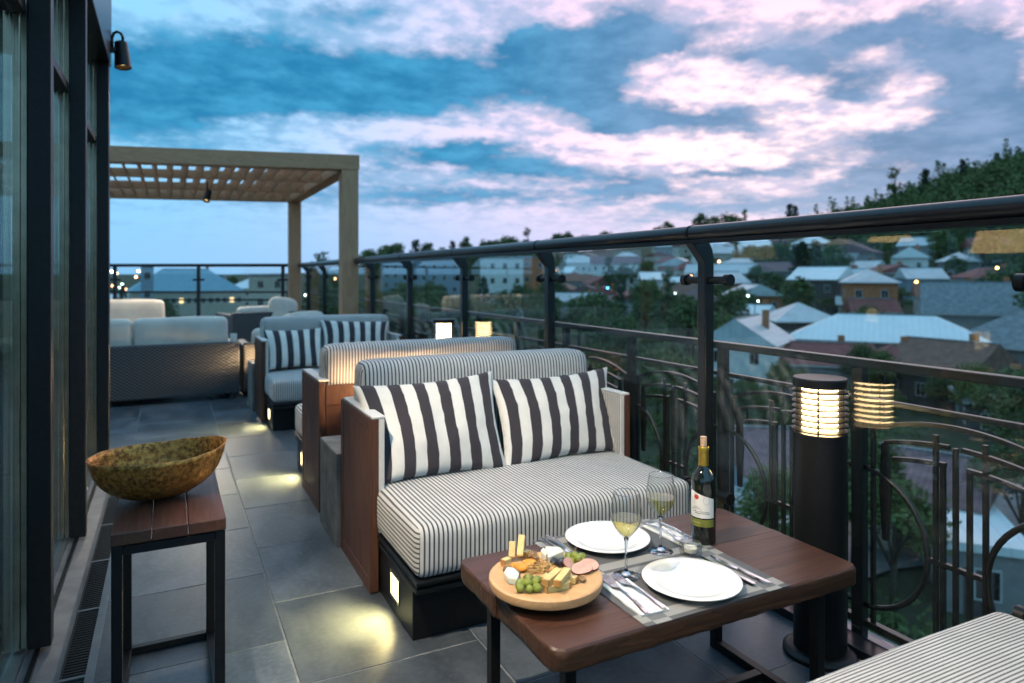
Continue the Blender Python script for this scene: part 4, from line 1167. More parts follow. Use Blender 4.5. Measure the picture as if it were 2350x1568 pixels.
def on_bottle(cx_deg, cz_, r_m, name, mat, rr, n=20, sy=1.0):
    vs = [((BR + rr) * math.cos(R_(cx_deg)), (BR + rr) * math.sin(R_(cx_deg)), cz_)]
    for k in range(n):
        a = 2 * math.pi * k / n; th = R_(cx_deg) + r_m * math.cos(a) / BR
        vs.append(((BR + rr) * math.cos(th), (BR + rr) * math.sin(th), cz_ + r_m * math.sin(a) * sy))
    return MB().add(vs, [(0, 1 + k, 1 + (k + 1) % n) for k in range(n)]).build(name, mat, lb, world=False)
on_bottle(FACE - 34, .1475, .0078, 'seal', 'red_seal', .0008)
on_bottle(FACE + 14, .138, .0105, 'drawing', 'drawing', .0007, sy=1.25)
on_bottle(FACE + 14, .138, .0090, 'drawing', 'label', .0009, sy=1.25)
wrap(FACE - 62, FACE - 5, .103, .12, BR + .0007, 16, top=lambda s: .108 + .012 * math.sin(math.pi * s), bottom=lambda s: .106 + .004 * math.sin(math.pi * s)).build('drawing', 'drawing', lb, world=False)
# two lines of print too small to read, and one on the band
rr_ = random.Random(3)
for zc, a_s, a_e in ((.1035, FACE - 52, FACE + 26), (.0985, FACE - 40, FACE + 28)):
    ln = MB(); a = a_s
    while a < a_e:
        wd = rr_.uniform(1.6, 3.2); hh = rr_.choice((.0011, .0015, .0012))
        p = wrap(a, a + wd, zc - hh, zc + hh, BR + .0008, 2); ln.add(p.v, p.f); a += wd + rr_.choice((1.1, 1.2, 1.3, 3.2))
    ln.build('print', 'ink', lb, world=False)
ln = MB()
for i in range(9): p = wrap(FACE - 58 + i * 5, FACE - 55 + i * 5, .0685, .0715, BR + .0008, 2); ln.add(p.v, p.f)
ln.build('print', 'pale_ink', bt, world=False)

# ------------------------------------------------------------------ cheese board
BTOP = .499
BC = atz(1252, 1320, BTOP)
M['board'] = wood('board wood', (.52, .29, .13), (.68, .42, .21), 'Y', 9, .5, .15, .05)
bd = thing('serving_board', 'round wooden serving board on a turning foot, covered with cheese and fruit', 'board', (BC.x, BC.y, MZ))
MB().lathe([(.0, 0), (.062, .0), (.066, .003), (.066, .022), (.0, .022)], 40).build('turning_foot', 'black', bd, world=False, smooth='auto')
h0 = .0225; h1 = BTOP - MZ
MB().lathe([(.0, h0), (.138, h0), (.1455, h0 + .004), (.1485, h0 + .012), (.1475, h1 - .001), (.144, h1 + .0015), (.1415, h1 + .0018), (.1365, h1 + .0005), (.132, h1 - .0012), (.0, h1 - .0012)], 72).build('disc', 'board', bd, world=False, smooth='auto')
BT = BTOP - .0009
def z3(x, y): return 1101.5 + x * .1561, 1207.7 + y * .1561
def B(x, y, up=0.0):
    p = atz(*z3(x, y), BT + up); return Vector((p.x, p.y, BT))
M['cheese'] = varied('yellow cheese', (.72, .52, .20), (.80, .62, .30), 40, .5, 0, .4, .1)
M['rind'] = varied('cheese rind', (.42, .21, .06), (.55, .30, .10), 60, .6, 0, .4, .2)
M['brie'] = varied('white soft cheese', (.80, .74, .60), (.86, .82, .70), 30, .55, 0, .4, .15)
M['blue'] = varied('blue mould vein', (.06, .075, .08), (.40, .38, .33), 90, .7)
M['grape'] = varied('green grape', (.17, .22, .025), (.30, .33, .06), 26, .22, 0, .5)
M['prune'] = varied('glossy prune', (.008, .007, .012), (.022, .016, .026), 60, .22, 0, .7, .5, dist=.004)
M['apricot'] = varied('dried apricot', (.72, .25, .02), (.82, .36, .05), 34, .4, 0, .5, .25)
M['ham'] = varied('ham slice', (.66, .34, .27), (.74, .45, .36), 40, .42, 0, .5, .15)
M['ham_rim'] = varied('smoked ham edge', (.10, .022, .018), (.17, .05, .035), 50, .45)
M['walnut'] = varied('walnut', (.20, .105, .045), (.40, .25, .12), 70, .6, 0, .4, .6)
M['strands'] = varied('smoked cheese strands', (.50, .26, .07), (.70, .45, .18), 40, .5, 0, .4, .2)
for mm_ in ('grape', 'cheese', 'brie', 'ham', 'apricot'):
    b_ = M[mm_].node_tree.nodes['Principled BSDF']; b_.inputs['Subsurface Weight'].default_value = .25; b_.inputs['Subsurface Radius'].default_value = (.006, .004, .002); b_.inputs['Subsurface Scale'].default_value = .5
def stick(label, a, b, wd=.017, za=.0, zb=.0, ht=.016):
    """bar of cheese from a to b, one end in its rind"""
    a = a + Vector((0, 0, za + ht / 2 + .0004)); b = b + Vector((0, 0, zb + ht / 2 + .0004))
    t = thing('cheese_stick', label, 'cheese', a, 0, 'cheese sticks')
    d = (b - a); e = a + d * .93
    MB().bar(a, e, wd, ht).build('cheese', 'cheese', t, bevel=.0012, fix=True)
    MB().bar(e, b, wd * .99, ht * .99).build('rind', 'rind', t, bevel=.0008, seg=1, fix=True)
stick('cheese stick lying lowest, at the front edge of the board', B(1290, 905), B(960, 985))
stick('short cheese stick under the crossed pair, on its right', B(1200, 850), B(1310, 925), .016)
stick('cheese stick under the crossed pair, pointing at the wine glass', B(1240, 805), B(1430, 845), .016)
stick('short cheese stick poking out beside the front grapes', B(1010, 790), B(920, 850), .016)
stick('upper cheese stick of the crossed pair, nearer the strands', B(1165, 690, .02), B(955, 870, .02), .0195, .0175, .0165)
stick('upper cheese stick of the crossed pair, nearer the ham', B(1290, 690, .02), B(1130, 880, .02), .0195, .0185, .0165)
stick('upright cheese stick at the back left of the board, nearer the rim', B(480, 480), B(470, 520), .0175, .038, .0, .018)
stick('upright cheese stick at the back left of the board, nearer the walnuts', B(620, 440), B(590, 510), .018, .048, .0, .018)
stick('cheese stick lying at the left rim of the board', B(430, 545), B(335, 590), .017)
stick('cheese stick lying behind the upright pair', B(720, 430), B(650, 470), .016)
def bunch(label, pts, seed):
    r2 = random.Random(seed)
    c = B(*pts[0][:2]); t = thing('grape_bunch', label, 'grapes', c, 0, 'green grape bunches')
    for (x, y, lv) in pts:
        r = .0108 * r2.uniform(.92, 1.06); p = B(x, y, .01 + lv * .014); p.z = BT + r + lv * .0145
        rot = Matrix.Rotation(r2.uniform(0, 3), 4, 'Z') @ Matrix.Rotation(r2.uniform(-.4, .4), 4, 'X')
        MB().ball((0, 0, 0), r, 16, 11, (1.0, 1.18, 1.0), rot).build('grape', 'grape', t, world=False, smooth=True).location = p - c
    ctr = [B(x, y) for x, y, lv in pts]; mid = sum(ctr, Vector()) / len(ctr)
    MB().tube([mid + Vector((0, 0, .012)), mid + Vector((.004, .006, .022)), mid + Vector((.012, .010, .026))], .0013, 6).build('stem', 'walnut', t)
bunch('bunch of green grapes at the front of the board', [(590, 910, 0), (725, 925, 0), (840, 915, 0), (590, 850, .35), (700, 840, .6), (815, 830, .5), (705, 775, .2), (840, 790, .1)], 2)
bunch('bunch of green grapes behind the ham', [(1290, 500, 0), (1390, 440, .5), (1500, 445, .5), (1500, 500, 0), (1370, 515, 0), (1440, 480, .8), (1300, 440, .0)], 5)
def lump(label, name, cat, c, r, sc, mat, seed, rough=.25, rot=0, group=None, z=None):
    mb = MB().ball((0, 0, 0), r, 18, 12, sc, Matrix.Rotation(rot, 4, 'Z'))
    mb.v = [tuple(Vector(v) * (1 + rough * noise.noise(Vector(v) / r * 1.6 + Vector((seed, 0, 0))) + rough * .5 * noise.noise(Vector(v) / r * 4 + Vector((seed, 0, 0))))) for v in mb.v]
    o = mb.build(name, mat, smooth=True); lo = min(v[2] for v in mb.v)
    o.location = (c.x, c.y, (BT if z is None else z) - lo - .0004)
    return tag(o, label, cat, group)
lump('glossy black prune nearest the cheese wedge', 'prune', 'prune', B(1085, 575), .0125, (1.1, .95, .8), 'prune', 1, group='prunes')
lump('glossy black prune behind the other two', 'prune', 'prune', B(1215, 535, .01), .0130, (1.2, .9, .8), 'prune', 7, group='prunes')
lump('glossy black prune lying lowest, by the rolled ham', 'prune', 'prune', B(1180, 605), .0115, (1, 1, .8), 'prune', 13, group='prunes')
lump('round orange dried apricot beside the blue cheese', 'dried_apricot', 'apricot', B(610, 665), .0185, (1, 1, .55), 'apricot', 3, .12, group='dried apricots')
lump('orange dried apricot half hidden behind the round one', 'dried_apricot', 'apricot', B(500, 625), .0125, (1, .9, .6), 'apricot', 9, .15, group='dried apricots')
lump('orange dried apricot tucked under the cheese strands', 'dried_apricot', 'apricot', B(730, 560), .018, (1, 1, .35), 'apricot', 15, .15, group='dried apricots')
lump('small walnut piece at the right of the board', 'walnut', 'walnut', B(1520, 830), .0068, (1.1, .9, .8), 'walnut', 4, .6, group='walnut pieces')
lump('tiny walnut piece behind the small one at the right', 'walnut', 'walnut', B(1470, 800), .0055, (1.1, .9, .8), 'walnut', 8, .6, group='walnut pieces')
lump('big walnut half at the back of the board', 'walnut', 'walnut', B(770, 475), .0125, (1.1, .9, .7), 'walnut', 11, .55, group='walnut pieces')
lump('walnut half just in front of the big one', 'walnut', 'walnut', B(820, 520), .0105, (1, 1, .7), 'walnut', 17, .55, group='walnut pieces')
lump('dark walnut piece at the left rim beside the blue cheese', 'walnut', 'walnut', B(400, 680), .0105, (1.1, .8, .7), 'walnut', 23, .55, group='walnut pieces')
lump('walnut piece among the strands near the crossed cheese', 'walnut', 'walnut', B(1040, 720), .009, (1.1, .8, .7), 'walnut', 29, .55, group='walnut pieces')
# strands of smoked cheese: a tangle nobody could count
rs = random.Random(11); tg = MB(); c0 = B(890, 650)
for i in range(64):
    a = rs.uniform(0, 6.28); rr = rs.uniform(0, .030); p = c0 + Vector((math.cos(a) * rr * 1.15, math.sin(a) * rr, .003 + rs.uniform(0, .016) * (1 - rr / .034)))
    pts = []; th = rs.uniform(0, 6.28); cv = rs.uniform(-70, 70)
    for k in range(8):
        pts.append(p.copy()); th += R_(cv) * .5 + rs.uniform(-.3, .3)
        p = p + Vector((math.cos(th), math.sin(th), rs.uniform(-.25, .25))) * .0052
        p.z = max(BT + .0016, p.z)
    tg.tube(pts, .00135, 5)
o = tg.build('cheese_strands', 'strands', smooth=True)
tag(o, 'tangle of golden smoked cheese strands in the middle of the board', 'cheese', kind='stuff')
# ham slices
def ham(label, c, rx, ry, rz, tilt, seed):
    n = 30; poly = []
    for k in range(n):
        a = 2 * math.pi * k / n; f = 1 + .09 * math.sin(2 * a + seed) + .05 * math.sin(3 * a + seed * 2)
        poly.append((rx * f * math.cos(a), ry * f * math.sin(a)))
    t = thing('ham_slice', label, 'ham', (c.x, c.y, c.z), 0, 'ham slices')
    mt = Matrix.Rotation(rz, 4, 'Z') @ Matrix.Rotation(tilt, 4, 'X')
    MB().prism([(x * .955, y * .955) for x, y in poly], -.0024, .0026, mt).build('meat', 'ham', t, world=False, fix=True)
    rim = MB(); vs = []
    for s, z in ((.956, -.0022), (1.0, -.0016), (1.0, .0016), (.956, .0022)):
        vs += [(x * s, y * s, z) for x, y in poly]
    fs = [(i * n + k, i * n + (k + 1) % n, ((i + 1) % 4) * n + (k + 1) % n, ((i + 1) % 4) * n + k) for i in range(4) for k in range(n)]
    rim.add(vs, fs, mt).build('edge', 'ham_rim', t, world=False, fix=True, smooth='auto')
h = B(1490, 690); ham('front ham slice with a dark smoked edge', Vector((h.x, h.y, BT + .0115)), .027, .021, R_(-20), R_(24), 1.0)
h = B(1600, 640); ham('ham slice peeking out behind the front one', Vector((h.x, h.y, BT + .0125)), .026, .021, R_(-28), R_(26), 2.0)
h = B(1300, 640); ham('rolled ham slice leaning beside the prunes', Vector((h.x, h.y, BT + .0165)), .021, .017, R_(35), R_(46), 3.0)
# blue cheese piece and brie wedge
def wedge(label, name, pts, ht, mat, rind_mat, rind_edge):
    ps = [B(*p) for p in pts]; c = sum(ps, Vector()) / len(ps); t = thing(name, label, 'cheese', c)
    poly = [(p.x - c.x, p.y - c.y) for p in ps]
    MB().prism(poly, 0.0003, ht).build('cheese', mat, t, world=False, bevel=.002, fix=True)
    a, b = poly[rind_edge], poly[(rind_edge + 1) % len(poly)]
    a3, b3 = Vector((*a, ht / 2)), Vector((*b, ht / 2)); d = (b3 - a3).normalized(); nrm = Vector((d.y, -d.x, 0))
    if nrm.dot(a3) < 0: nrm = -nrm
    n = 9
    for i in range(n):      # scalloped rind
        p = a3 + (b3 - a3) * ((i + .5) / n) + nrm * .0005
        MB().ball(p, (b3 - a3).length / n * .58, 8, 6, (1, 1, 1.0)).build('rind_scallop', rind_mat, t, world=False, smooth=True) if ht > .02 else None
    if ht <= .02:
        MB().bar(a3 + nrm * .0015, b3 + nrm * .0015, .004, ht * .9).build('mould', rind_mat, t, world=False, fix=True)
    return t
wedge('white blue-veined cheese chunk at the left front of the board', 'blue_cheese', [(350, 780), (420, 860), (545, 880), (575, 790), (500, 710), (400, 700)], .018, 'brie', 'blue', 3)
wedge('tall pale wedge of soft cheese at the back of the board', 'soft_cheese', [(1010, 600), (1230, 505), (1170, 440), (960, 430)], .026, 'brie', 'brie', 2)
wedge('thin slice of pale cheese leaning on the wedge', 'soft_cheese', [(890, 470), (970, 545), (1000, 480), (930, 420)], .021, 'brie', 'cheese', 3)

# ------------------------------------------------------------------ the valley town beyond the railing
def lerp_table(tb_, d):
    for (a, za), (b, zb) in zip(tb_[:-1], tb_[1:]):
        if d <= b: return za + (zb - za) * (d - a) / (b - a)
    return tb_[-1][1]
def sstep(a, b, x):
    t = max(0, min(1, (x - a) / (b - a))); return t * t * (3 - 2 * t)
T_R = [(0, -12.5), (40, -12), (70, -11), (100, -8.5), (136, -4.5), (200, 3), (300, 17), (500, 28), (6000, 30)]
T_M = [(0, -12.5), (60, -12), (100, -10.5), (150, -8), (220, -4), (350, 10), (500, 19), (900, 24), (6000, 24)]
T_L = [(0, -12.5), (100, -12), (300, -10), (600, -5), (1000, 1), (2500, 6), (6000, 6)]
def terrain(x, y):
    d = math.hypot(x, y); az = math.degrees(math.atan2(x, y))
    r, m_, l = lerp_table(T_R, d), lerp_table(T_M, d), lerp_table(T_L, d)
    a = sstep(4, 24, az); b = sstep(30, 46, az); c = 1 - sstep(85, 130, abs(az - 20))
    z = l * (1 - a) + m_ * a; z = z * (1 - b) + r * b
    z += 22 * sstep(48, 66, az) * sstep(150, 300, d) * c
    z += .5 * noise.noise(Vector((x * .03, y * .03, 0))) * sstep(30, 90, d) + 3 * noise.noise(Vector((x * .006, y * .006, 4))) * sstep(150, 400, d)
    return z
M['ground'] = varied('dusk ground cover', (.035, .055, .03), (.075, .085, .05), .08, .95, 0, .2, detail=8)
def build_terrain():
    rings = [0, 12, 20, 28, 36, 46, 58, 70, 84, 100, 118, 136, 156, 178, 200, 225, 250, 280, 310, 350, 400, 460, 520, 620, 760, 960, 1300, 1900, 2800, 4200, 6000]
    K = 180; vs = [(0, 0, -12.5)]; fs = []
    for r in rings[1:]:
        for k in range(K):
            a = 2 * math.pi * k / K; x, y = r * math.sin(a), r * math.cos(a); vs.append((x, y, terrain(x, y)))
    for k in range(K): fs.append((0, 1 + (k + 1) % K, 1 + k))
    for i in range(len(rings) - 2):
        for k in range(K):
            a = 1 + i * K + k; b = 1 + i * K + (k + 1) % K; fs.append((a, b, b + K, a + K))
    mb = MB().add(vs, [f[::-1] for f in fs]); o = mb.build('terrain', 'ground', smooth=True, fix=True)
    tag(o, kind='structure')
build_terrain()
def solve(px, py, h):
    """follow the sight line until it is h above the ground"""
    d = ray(px, py); t = 18.0 if h < 7.5 else 110.0
    while t < 1500:
        x, y, z = d.x * t, d.y * t, CAM_H + d.z * t
        if z - terrain(x, y) <= h: break
        t += .5 if t < 300 else 2
    return Vector((x, y, z)), t
# a street winding below
M['asphalt'] = varied('asphalt', (.11, .115, .12), (.19, .195, .20), .6, .6)
def strip(name, pts, wd, mat, lift):
    vs = []; fs = []
    for i, p in enumerate(pts):
        a = pts[max(0, i - 1)]; b = pts[min(len(pts) - 1, i + 1)]
        d = Vector((b[0] - a[0], b[1] - a[1], 0)).normalized(); nrm = Vector((d.y, -d.x, 0))
        for s in (-1, 1):
            x, y = p[0] + nrm.x * wd * s, p[1] + nrm.y * wd * s; vs.append((x, y, max(terrain(x, y), terrain(p[0], p[1])) + lift))
    for i in range(len(pts) - 1): fs.append((2 * i, 2 * i + 1, 2 * i + 3, 2 * i + 2))
    return MB().add(vs, fs).build(name, mat, fix=True)
road_pts = [solve(px, py, 0)[0] for px, py in ((1620, 1330), (1760, 1290), (1900, 1250), (2060, 1230), (2190, 1215), (2330, 1190), (2450, 1150))]
tag(strip('street', [(p.x, p.y) for p in road_pts], 3.6, 'asphalt', .12), kind='structure')
tag(strip('pavement', [(p.x * 1.14, p.y * 1.14) for p in road_pts], .9, 'concrete', .22), kind='structure')

def paint(name, c, rough=.7, var=.12, scale=2.0):
    return varied(name, tuple(v * (1 - var) for v in c), tuple(min(1, v * (1 + var)) for v in c), scale, rough, 0, .3)
def tiles_roof(name, c):
    m, k, b = principled(name, c, .75)
    co = objco(k); s = k.n('ShaderNodeSeparateXYZ'); k.put(s.inputs[0], co)
    f = k.lin(k.m('SINE', k.m('MULTIPLY', s.outputs[0], 22.0)), -1, 1, 0, 1); n = k.noise(co, 1.7, 6, .65).outputs[0]
    cc = k.mix(k.ss(n, .3, .72), tuple(v * .62 for v in c), tuple(v * 1.2 for v in c)); cc = k.mix(k.m('MULTIPLY', f, .3), cc, tuple(v * .5 for v in c))
    k.put(b.inputs['Base Color'], cc); bump(k, b, f, .6, .05)
    return m
def seam_roof(name, c, dirt):
    m, k, b = principled(name, c, .42)
    co = objco(k); s = k.n('ShaderNodeSeparateXYZ'); k.put(s.inputs[0], co)
    sm = k.m('GREATER_THAN', k.m('SINE', k.m('MULTIPLY', s.outputs[0], 10.5)), .93)
    n = k.noise(co, .55, 7, .68).outputs[0]; st_ = k.noise(mapped(k, co, (1.6, .18, .18)), 2.2, 5, .6).outputs[0]
    cc = k.mix(k.m('MULTIPLY', k.ss(n, .42, .72), dirt), c, tuple(v * .62 for v in c)); cc = k.mix(k.m('MULTIPLY', k.ss(st_, .55, .75), dirt), cc, (c[0] * .7, c[1] * .6, c[2] * .52))
    cc = k.mix(k.m('MULTIPLY', sm, .3), cc, tuple(v * .55 for v in c))
    k.put(b.inputs['Base Color'], cc); bump(k, b, sm, .5, .03)
    return m
RF = {'pale': seam_roof('pale metal roof', (.84, .87, .88), .25), 'grey': tiles_roof('grey slate roof', (.24, .26, .28)), 'steel': seam_roof('weathered metal roof', (.56, .60, .62), .7),
      'red': tiles_roof('red tile roof', (.30, .085, .075)), 'brown': tiles_roof('brown tile roof', (.24, .12, .085)), 'mauve': tiles_roof('faded red roof', (.235, .125, .135)),
      'teal': paint('blue metal roof', (.17, .34, .42), .45)}
WL = {'white': paint('white wall', (.74, .72, .69)), 'grey': paint('grey wall', (.26, .255, .25)), 'brick': paint('orange brick wall', (.42, .16, .075), .85, .25, 5),
      'dark': paint('dark timber wall', (.09, .075, .07)), 'cream': paint('cream wall', (.48, .42, .34)), 'blue': paint('blue grey wall', (.26, .33, .40))}
M['winframe'] = paint('window frame paint', (.5, .5, .48)); 
M['dark_glass'] = principled('dark window glass', (.012, .016, .022), .08, 0, .7)[0]
M['lit_glass'] = emis('lit window', (1.0, .66, .30), 1.4)
WFRAME = {}
def window_mesh(wd, ht):
    key = (round(wd, 1), round(ht, 1))
    if key not in WFRAME:
        f = MB(); e = .07
        f.box(-wd / 2, wd / 2, -.06, .03, -ht / 2, -ht / 2 + e); f.box(-wd / 2, wd / 2, -.06, .03, ht / 2 - e, ht / 2)
        f.box(-wd / 2, -wd / 2 + e, -.06, .03, -ht / 2 + e, ht / 2 - e); f.box(wd / 2 - e, wd / 2, -.06, .03, -ht / 2 + e, ht / 2 - e); f.box(-.025, .025, -.055, .03, -ht / 2 + e, ht / 2 - e)
        p = MB().box(-wd / 2 + e, wd / 2 - e, -.02, .02, -ht / 2 + e, ht / 2 - e)
        WFRAME[key] = (f.mesh('window', 'winframe'), p.mesh('pane', 'dark_glass'), p.mesh('pane', 'lit_glass'))
    return WFRAME[key]
rh = random.Random(5)
HOUSES = []
def house(label, xc, ey, wpx, wallH, roofH, depth, kind, roof, wall, rot=0, floors=None, lit=0.0, cat='house', name='house', cols=None, chimney=False, over=.45):
    hp, D = solve(xc, ey, wallH)
    wd = wpx / FPX * D
    d = ray(xc, ey); ang = math.atan2(d.y, d.x) - math.pi / 2 + R_(rot)     # local +y points away from us
    base = Vector((hp.x, hp.y, hp.z - wallH)) + Vector((d.x, d.y, 0)).normalized() * depth * .5
    t = thing(name, label, cat, base, ang, 'houses of the town' if cat == 'house' else 'blocks of the town')
    HOUSES.append((base.x, base.y, max(wd, depth) * .62))
    MB().box(-wd / 2, wd / 2, -depth / 2, depth / 2, -3.0, wallH).build('wall', WL[wall], t, world=False)
    ox, oy = wd / 2 + over, depth / 2 + over; z = wallH
    r = MB()
    if kind == 'hip':
        rl = max(0, ox - oy * .95); vs = [(-ox, -oy, z), (ox, -oy, z), (ox, oy, z), (-ox, oy, z), (-rl, 0, z + roofH), (rl, 0, z + roofH)]
        r.add(vs + [(a, b, c - .16) for a, b, c in vs[:4]], [(0, 1, 5, 4), (1, 2, 5), (2, 3, 4, 5), (3, 0, 4), (6, 7, 1, 0), (7, 8, 2, 1), (8, 9, 3, 2), (9, 6, 0, 3), (9, 8, 7, 6)])
    elif kind == 'gable':      # ridge across the view
        vs = [(-ox, -oy, z), (ox, -oy, z), (ox, oy, z), (-ox, oy, z), (-ox, 0, z + roofH), (ox, 0, z + roofH)]
        r.add(vs, [(0, 1, 5, 4), (2, 3, 4, 5), (1, 2, 5), (3, 0, 4), (3, 2, 1, 0)])
    elif kind == 'gable_y':    # gable end faces us
        vs = [(-ox, -oy, z), (ox, -oy, z), (ox, oy, z), (-ox, oy, z), (0, -oy, z + roofH), (0, oy, z + roofH)]
        r.add(vs, [(1, 2, 5, 4), (3, 0, 4, 5), (0, 1, 4), (2, 3, 5), (3, 2, 1, 0)])
    else:
        r.box(-wd / 2 - .15, wd / 2 + .15, -depth / 2 - .15, depth / 2 + .15, z, z + .35)
    ro = r.build('roof', RF[roof], t, world=False, fix=True)
    if D < 170 and kind != 'flat':
        MB().bar((-ox, -oy - .05, z - .1), (ox, -oy - .05, z - .1), .12, .12).build('gutter', 'winframe', ro, world=False, fix=True)
        ra, rb = ((-rl, 0), (rl, 0)) if kind == 'hip' else (((-ox, 0), (ox, 0)) if kind == 'gable' else ((0, -oy), (0, oy)))
        if ra != rb: MB().bar((*ra, z + roofH + .02), (*rb, z + roofH + .02), .26, .10).build('ridge_cap', RF['grey'], ro, world=False, fix=True)
    if chimney or (D < 170 and kind != 'flat' and rh.random() < .6):
        MB().box(wd * .2, wd * .2 + .6, .3, .9, z + roofH * .3, z + roofH + .7).build('chimney', WL['brick'], ro, world=False)
    floors = floors or max(1, int(wallH / 2.7)); fh = wallH / floors
    wm, hm = .95, 1.25
    f, p0, p1 = window_mesh(wm, hm)
    def row(n, fn):
        for k_ in range(floors):
            zc = wallH - fh * (k_ + .5) + .05
            for i in range(n):
                o = link('window', f, t); o.location, o.rotation_euler = fn((i + .5) / n, zc)
                link('pane', p1 if rh.random() < lit else p0, o)
    n = cols or max(1, int(wd / 2.4))
    row(n, lambda s, zc: ((-wd / 2 + wd * s, -depth / 2 - .0, zc), (0, 0, 0)))
    n2 = max(1, int(depth / 3.2))
    row(n2, lambda s, zc: ((-wd / 2, -depth / 2 + depth * s, zc), (0, 0, -math.pi / 2)))
    if D < 150:
        MB().box(-wd * .1 - .5, -wd * .1 + .5, -depth / 2 - .05, -depth / 2 - .004, -.2, 1.95).build('door', WL['dark'], t, world=False)
    return t, D, wd
H = house
H('wide low house with a bright pale hipped metal roof in mid valley', 2032, 785, 415, 4.6, 2.6, 10, 'hip', 'pale', 'grey', 0)
H('white two-storey house with a pale gable left of the bright hipped roof', 1715, 792, 165, 5.4, 2.6, 9, 'gable_y', 'steel', 'white', -14)
H('house with a pale ridged roof above the bright hipped roof', 1832, 738, 140, 4.0, 2.4, 9, 'hip', 'steel', 'dark', 18)
H('orange brick house with a small pale hipped roof on the slope', 1992, 648, 106, 7.2, 2.0, 9, 'hip', 'steel', 'brick', 6)
H('dark walled house with a bright pale roof left of the brick house', 1888, 642, 105, 6.2, 2.2, 9, 'gable', 'pale', 'dark', -22)
H('long grey slate roofed house at the right edge of the valley', 2250, 722, 235, 4.6, 4.0, 11, 'gable', 'grey', 'grey', 4, chimney=True)
H('grey hipped house below the long slate roof at the right edge', 2345, 800, 240, 4.2, 3.6, 11, 'hip', 'grey', 'grey', -18)
H('long red tiled house in front of the bright hipped roof', 1880, 838, 215, 3.4, 1.9, 8, 'gable', 'red', 'grey', 5)
H('brown tiled house right of the red tiled one', 2180, 862, 200, 3.2, 2.8, 9, 'gable', 'brown', 'dark', -30)
H('dark red tiled house behind a small garden in front of the bright roof', 2045, 850, 130, 3.0, 2.2, 7, 'hip', 'red', 'dark', 14)
H('small red roofed house just below the brick house', 2000, 716, 92, 3.6, 1.8, 7, 'gable', 'red', 'cream', 10)
H('small pale roofed shed between the white house and the trees', 1738, 722, 58, 3.0, 1.4, 5, 'gable', 'pale', 'grey', -20)
H('low house with a long pale roof high on the middle slope', 1655, 628, 150, 4.0, 2.2, 8, 'gable', 'steel', 'grey', -6)
H('bright roofed house highest on the middle slope', 1728, 566, 66, 4.5, 2.4, 8, 'gable', 'pale', 'grey', 24)
H('pale roofed house left of the highest bright roof', 1655, 582, 90, 4.0, 2.2, 8, 'gable', 'steel', 'cream', 8)
H('red roofed cottage far up the middle slope', 1580, 618, 70, 4.0, 2.2, 8, 'hip', 'red', 'cream', 0)
H('grey roofed house beside the yellow street lamp', 1835, 575, 70, 4.2, 2.0, 8, 'hip', 'steel', 'grey', 10)
H('grey house among trees above the brick house', 1935, 600, 60, 4.2, 2.0, 8, 'gable', 'grey', 'grey', -12)
H('blue grey roofed house right of the brick house', 2112, 640, 78, 4.2, 2.0, 8, 'gable', 'steel', 'blue', 16)
H('faded red roofed house on the slope left of the dark walled house', 1785, 622, 84, 4.0, 2.0, 8, 'gable', 'mauve', 'grey', -4)
H('white roofed hut below the dark walled house', 1960, 700, 66, 2.8, 1.3, 5, 'gable', 'pale', 'cream', 4)
H('long white building with a faded red roof on the far slope', 1412, 606, 112, 6.0, 2.6, 9, 'gable', 'mauve', 'white', 3, floors=2)
H('small white house left of the long white building', 1335, 604, 62, 4.5, 2.0, 8, 'gable', 'steel', 'white', -8)
H('white house half hidden by trees near the third rail post', 1500, 642, 60, 4.5, 1.8, 8, 'gable', 'pale', 'white', 8)
H('little pale roofed house by the orange street lamps', 1570, 652, 56, 3.2, 1.6, 6, 'gable', 'pale', 'mauve' if False else 'grey', -18)
H('faded red roofed building close below the glass railing', 1775, 1092, 190, 3.2, 1.6, 8, 'gable', 'mauve', 'blue', 14)
H('faded red roofed building close below the wrought iron arches', 2140, 1150, 230, 3.0, 1.5, 7, 'gable', 'mauve', 'cream', -10)
H('low pale flat-roofed garage seen through the iron bars', 2215, 1262, 165, 2.6, .3, 7, 'flat', 'pale', 'grey', 12)
H('small pale flat-roofed shed left of the bollard lamp', 1745, 1215, 100, 2.4, .3, 5, 'flat', 'steel', 'blue', 6)
H('grey roofed outbuilding in the green right of the brown tiles', 2290, 925, 150, 3.0, 1.8, 7, 'hip', 'grey', 'dark', 10)
H('pale roofed house high on the wooded slope at right', 2200, 600, 60, 4.2, 2.0, 8, 'hip', 'steel', 'grey', -16)
H('long pale facade with a blue metal roof beyond the far railing', 425, 668, 232, 9.0, 5.0, 14, 'hip', 'teal', 'cream', 6, floors=2, lit=.08, cols=15, name='long_building')
H('pale roofed building right of the blue metal roof', 590, 662, 120, 7.0, 3.0, 12, 'hip', 'pale', 'cream', -6, floors=2)
H('small pale roofed house at the corner of the far railing', 282, 694, 66, 5.0, 2.2, 8, 'gable', 'pale', 'grey', 8)
AP = dict(cat='block', name='apartment_block')
H('slim grey tower on the skyline beyond the far railing', 338, 612, 26, 24.0, .5, 10, 'flat', 'grey', 'blue', 0, lit=.08, **AP)
H('distant grey block behind the wicker lounge', 612, 634, 74, 14.0, .5, 10, 'flat', 'grey', 'cream', 4, lit=.06, **AP)
H('low grey block on the skyline left of the far rail post', 470, 634, 90, 12.0, .5, 10, 'flat', 'grey', 'grey', -4, lit=.04, **AP)
H('white apartment block with square windows beyond the second post', 1150, 594, 86, 13.0, .6, 12, 'flat', 'grey', 'white', 8, lit=.04, **AP)
H('brick framed apartment block with blue glass beside the white one', 1216, 592, 60, 13.0, .6, 12, 'flat', 'grey', 'brick', 8, **AP)
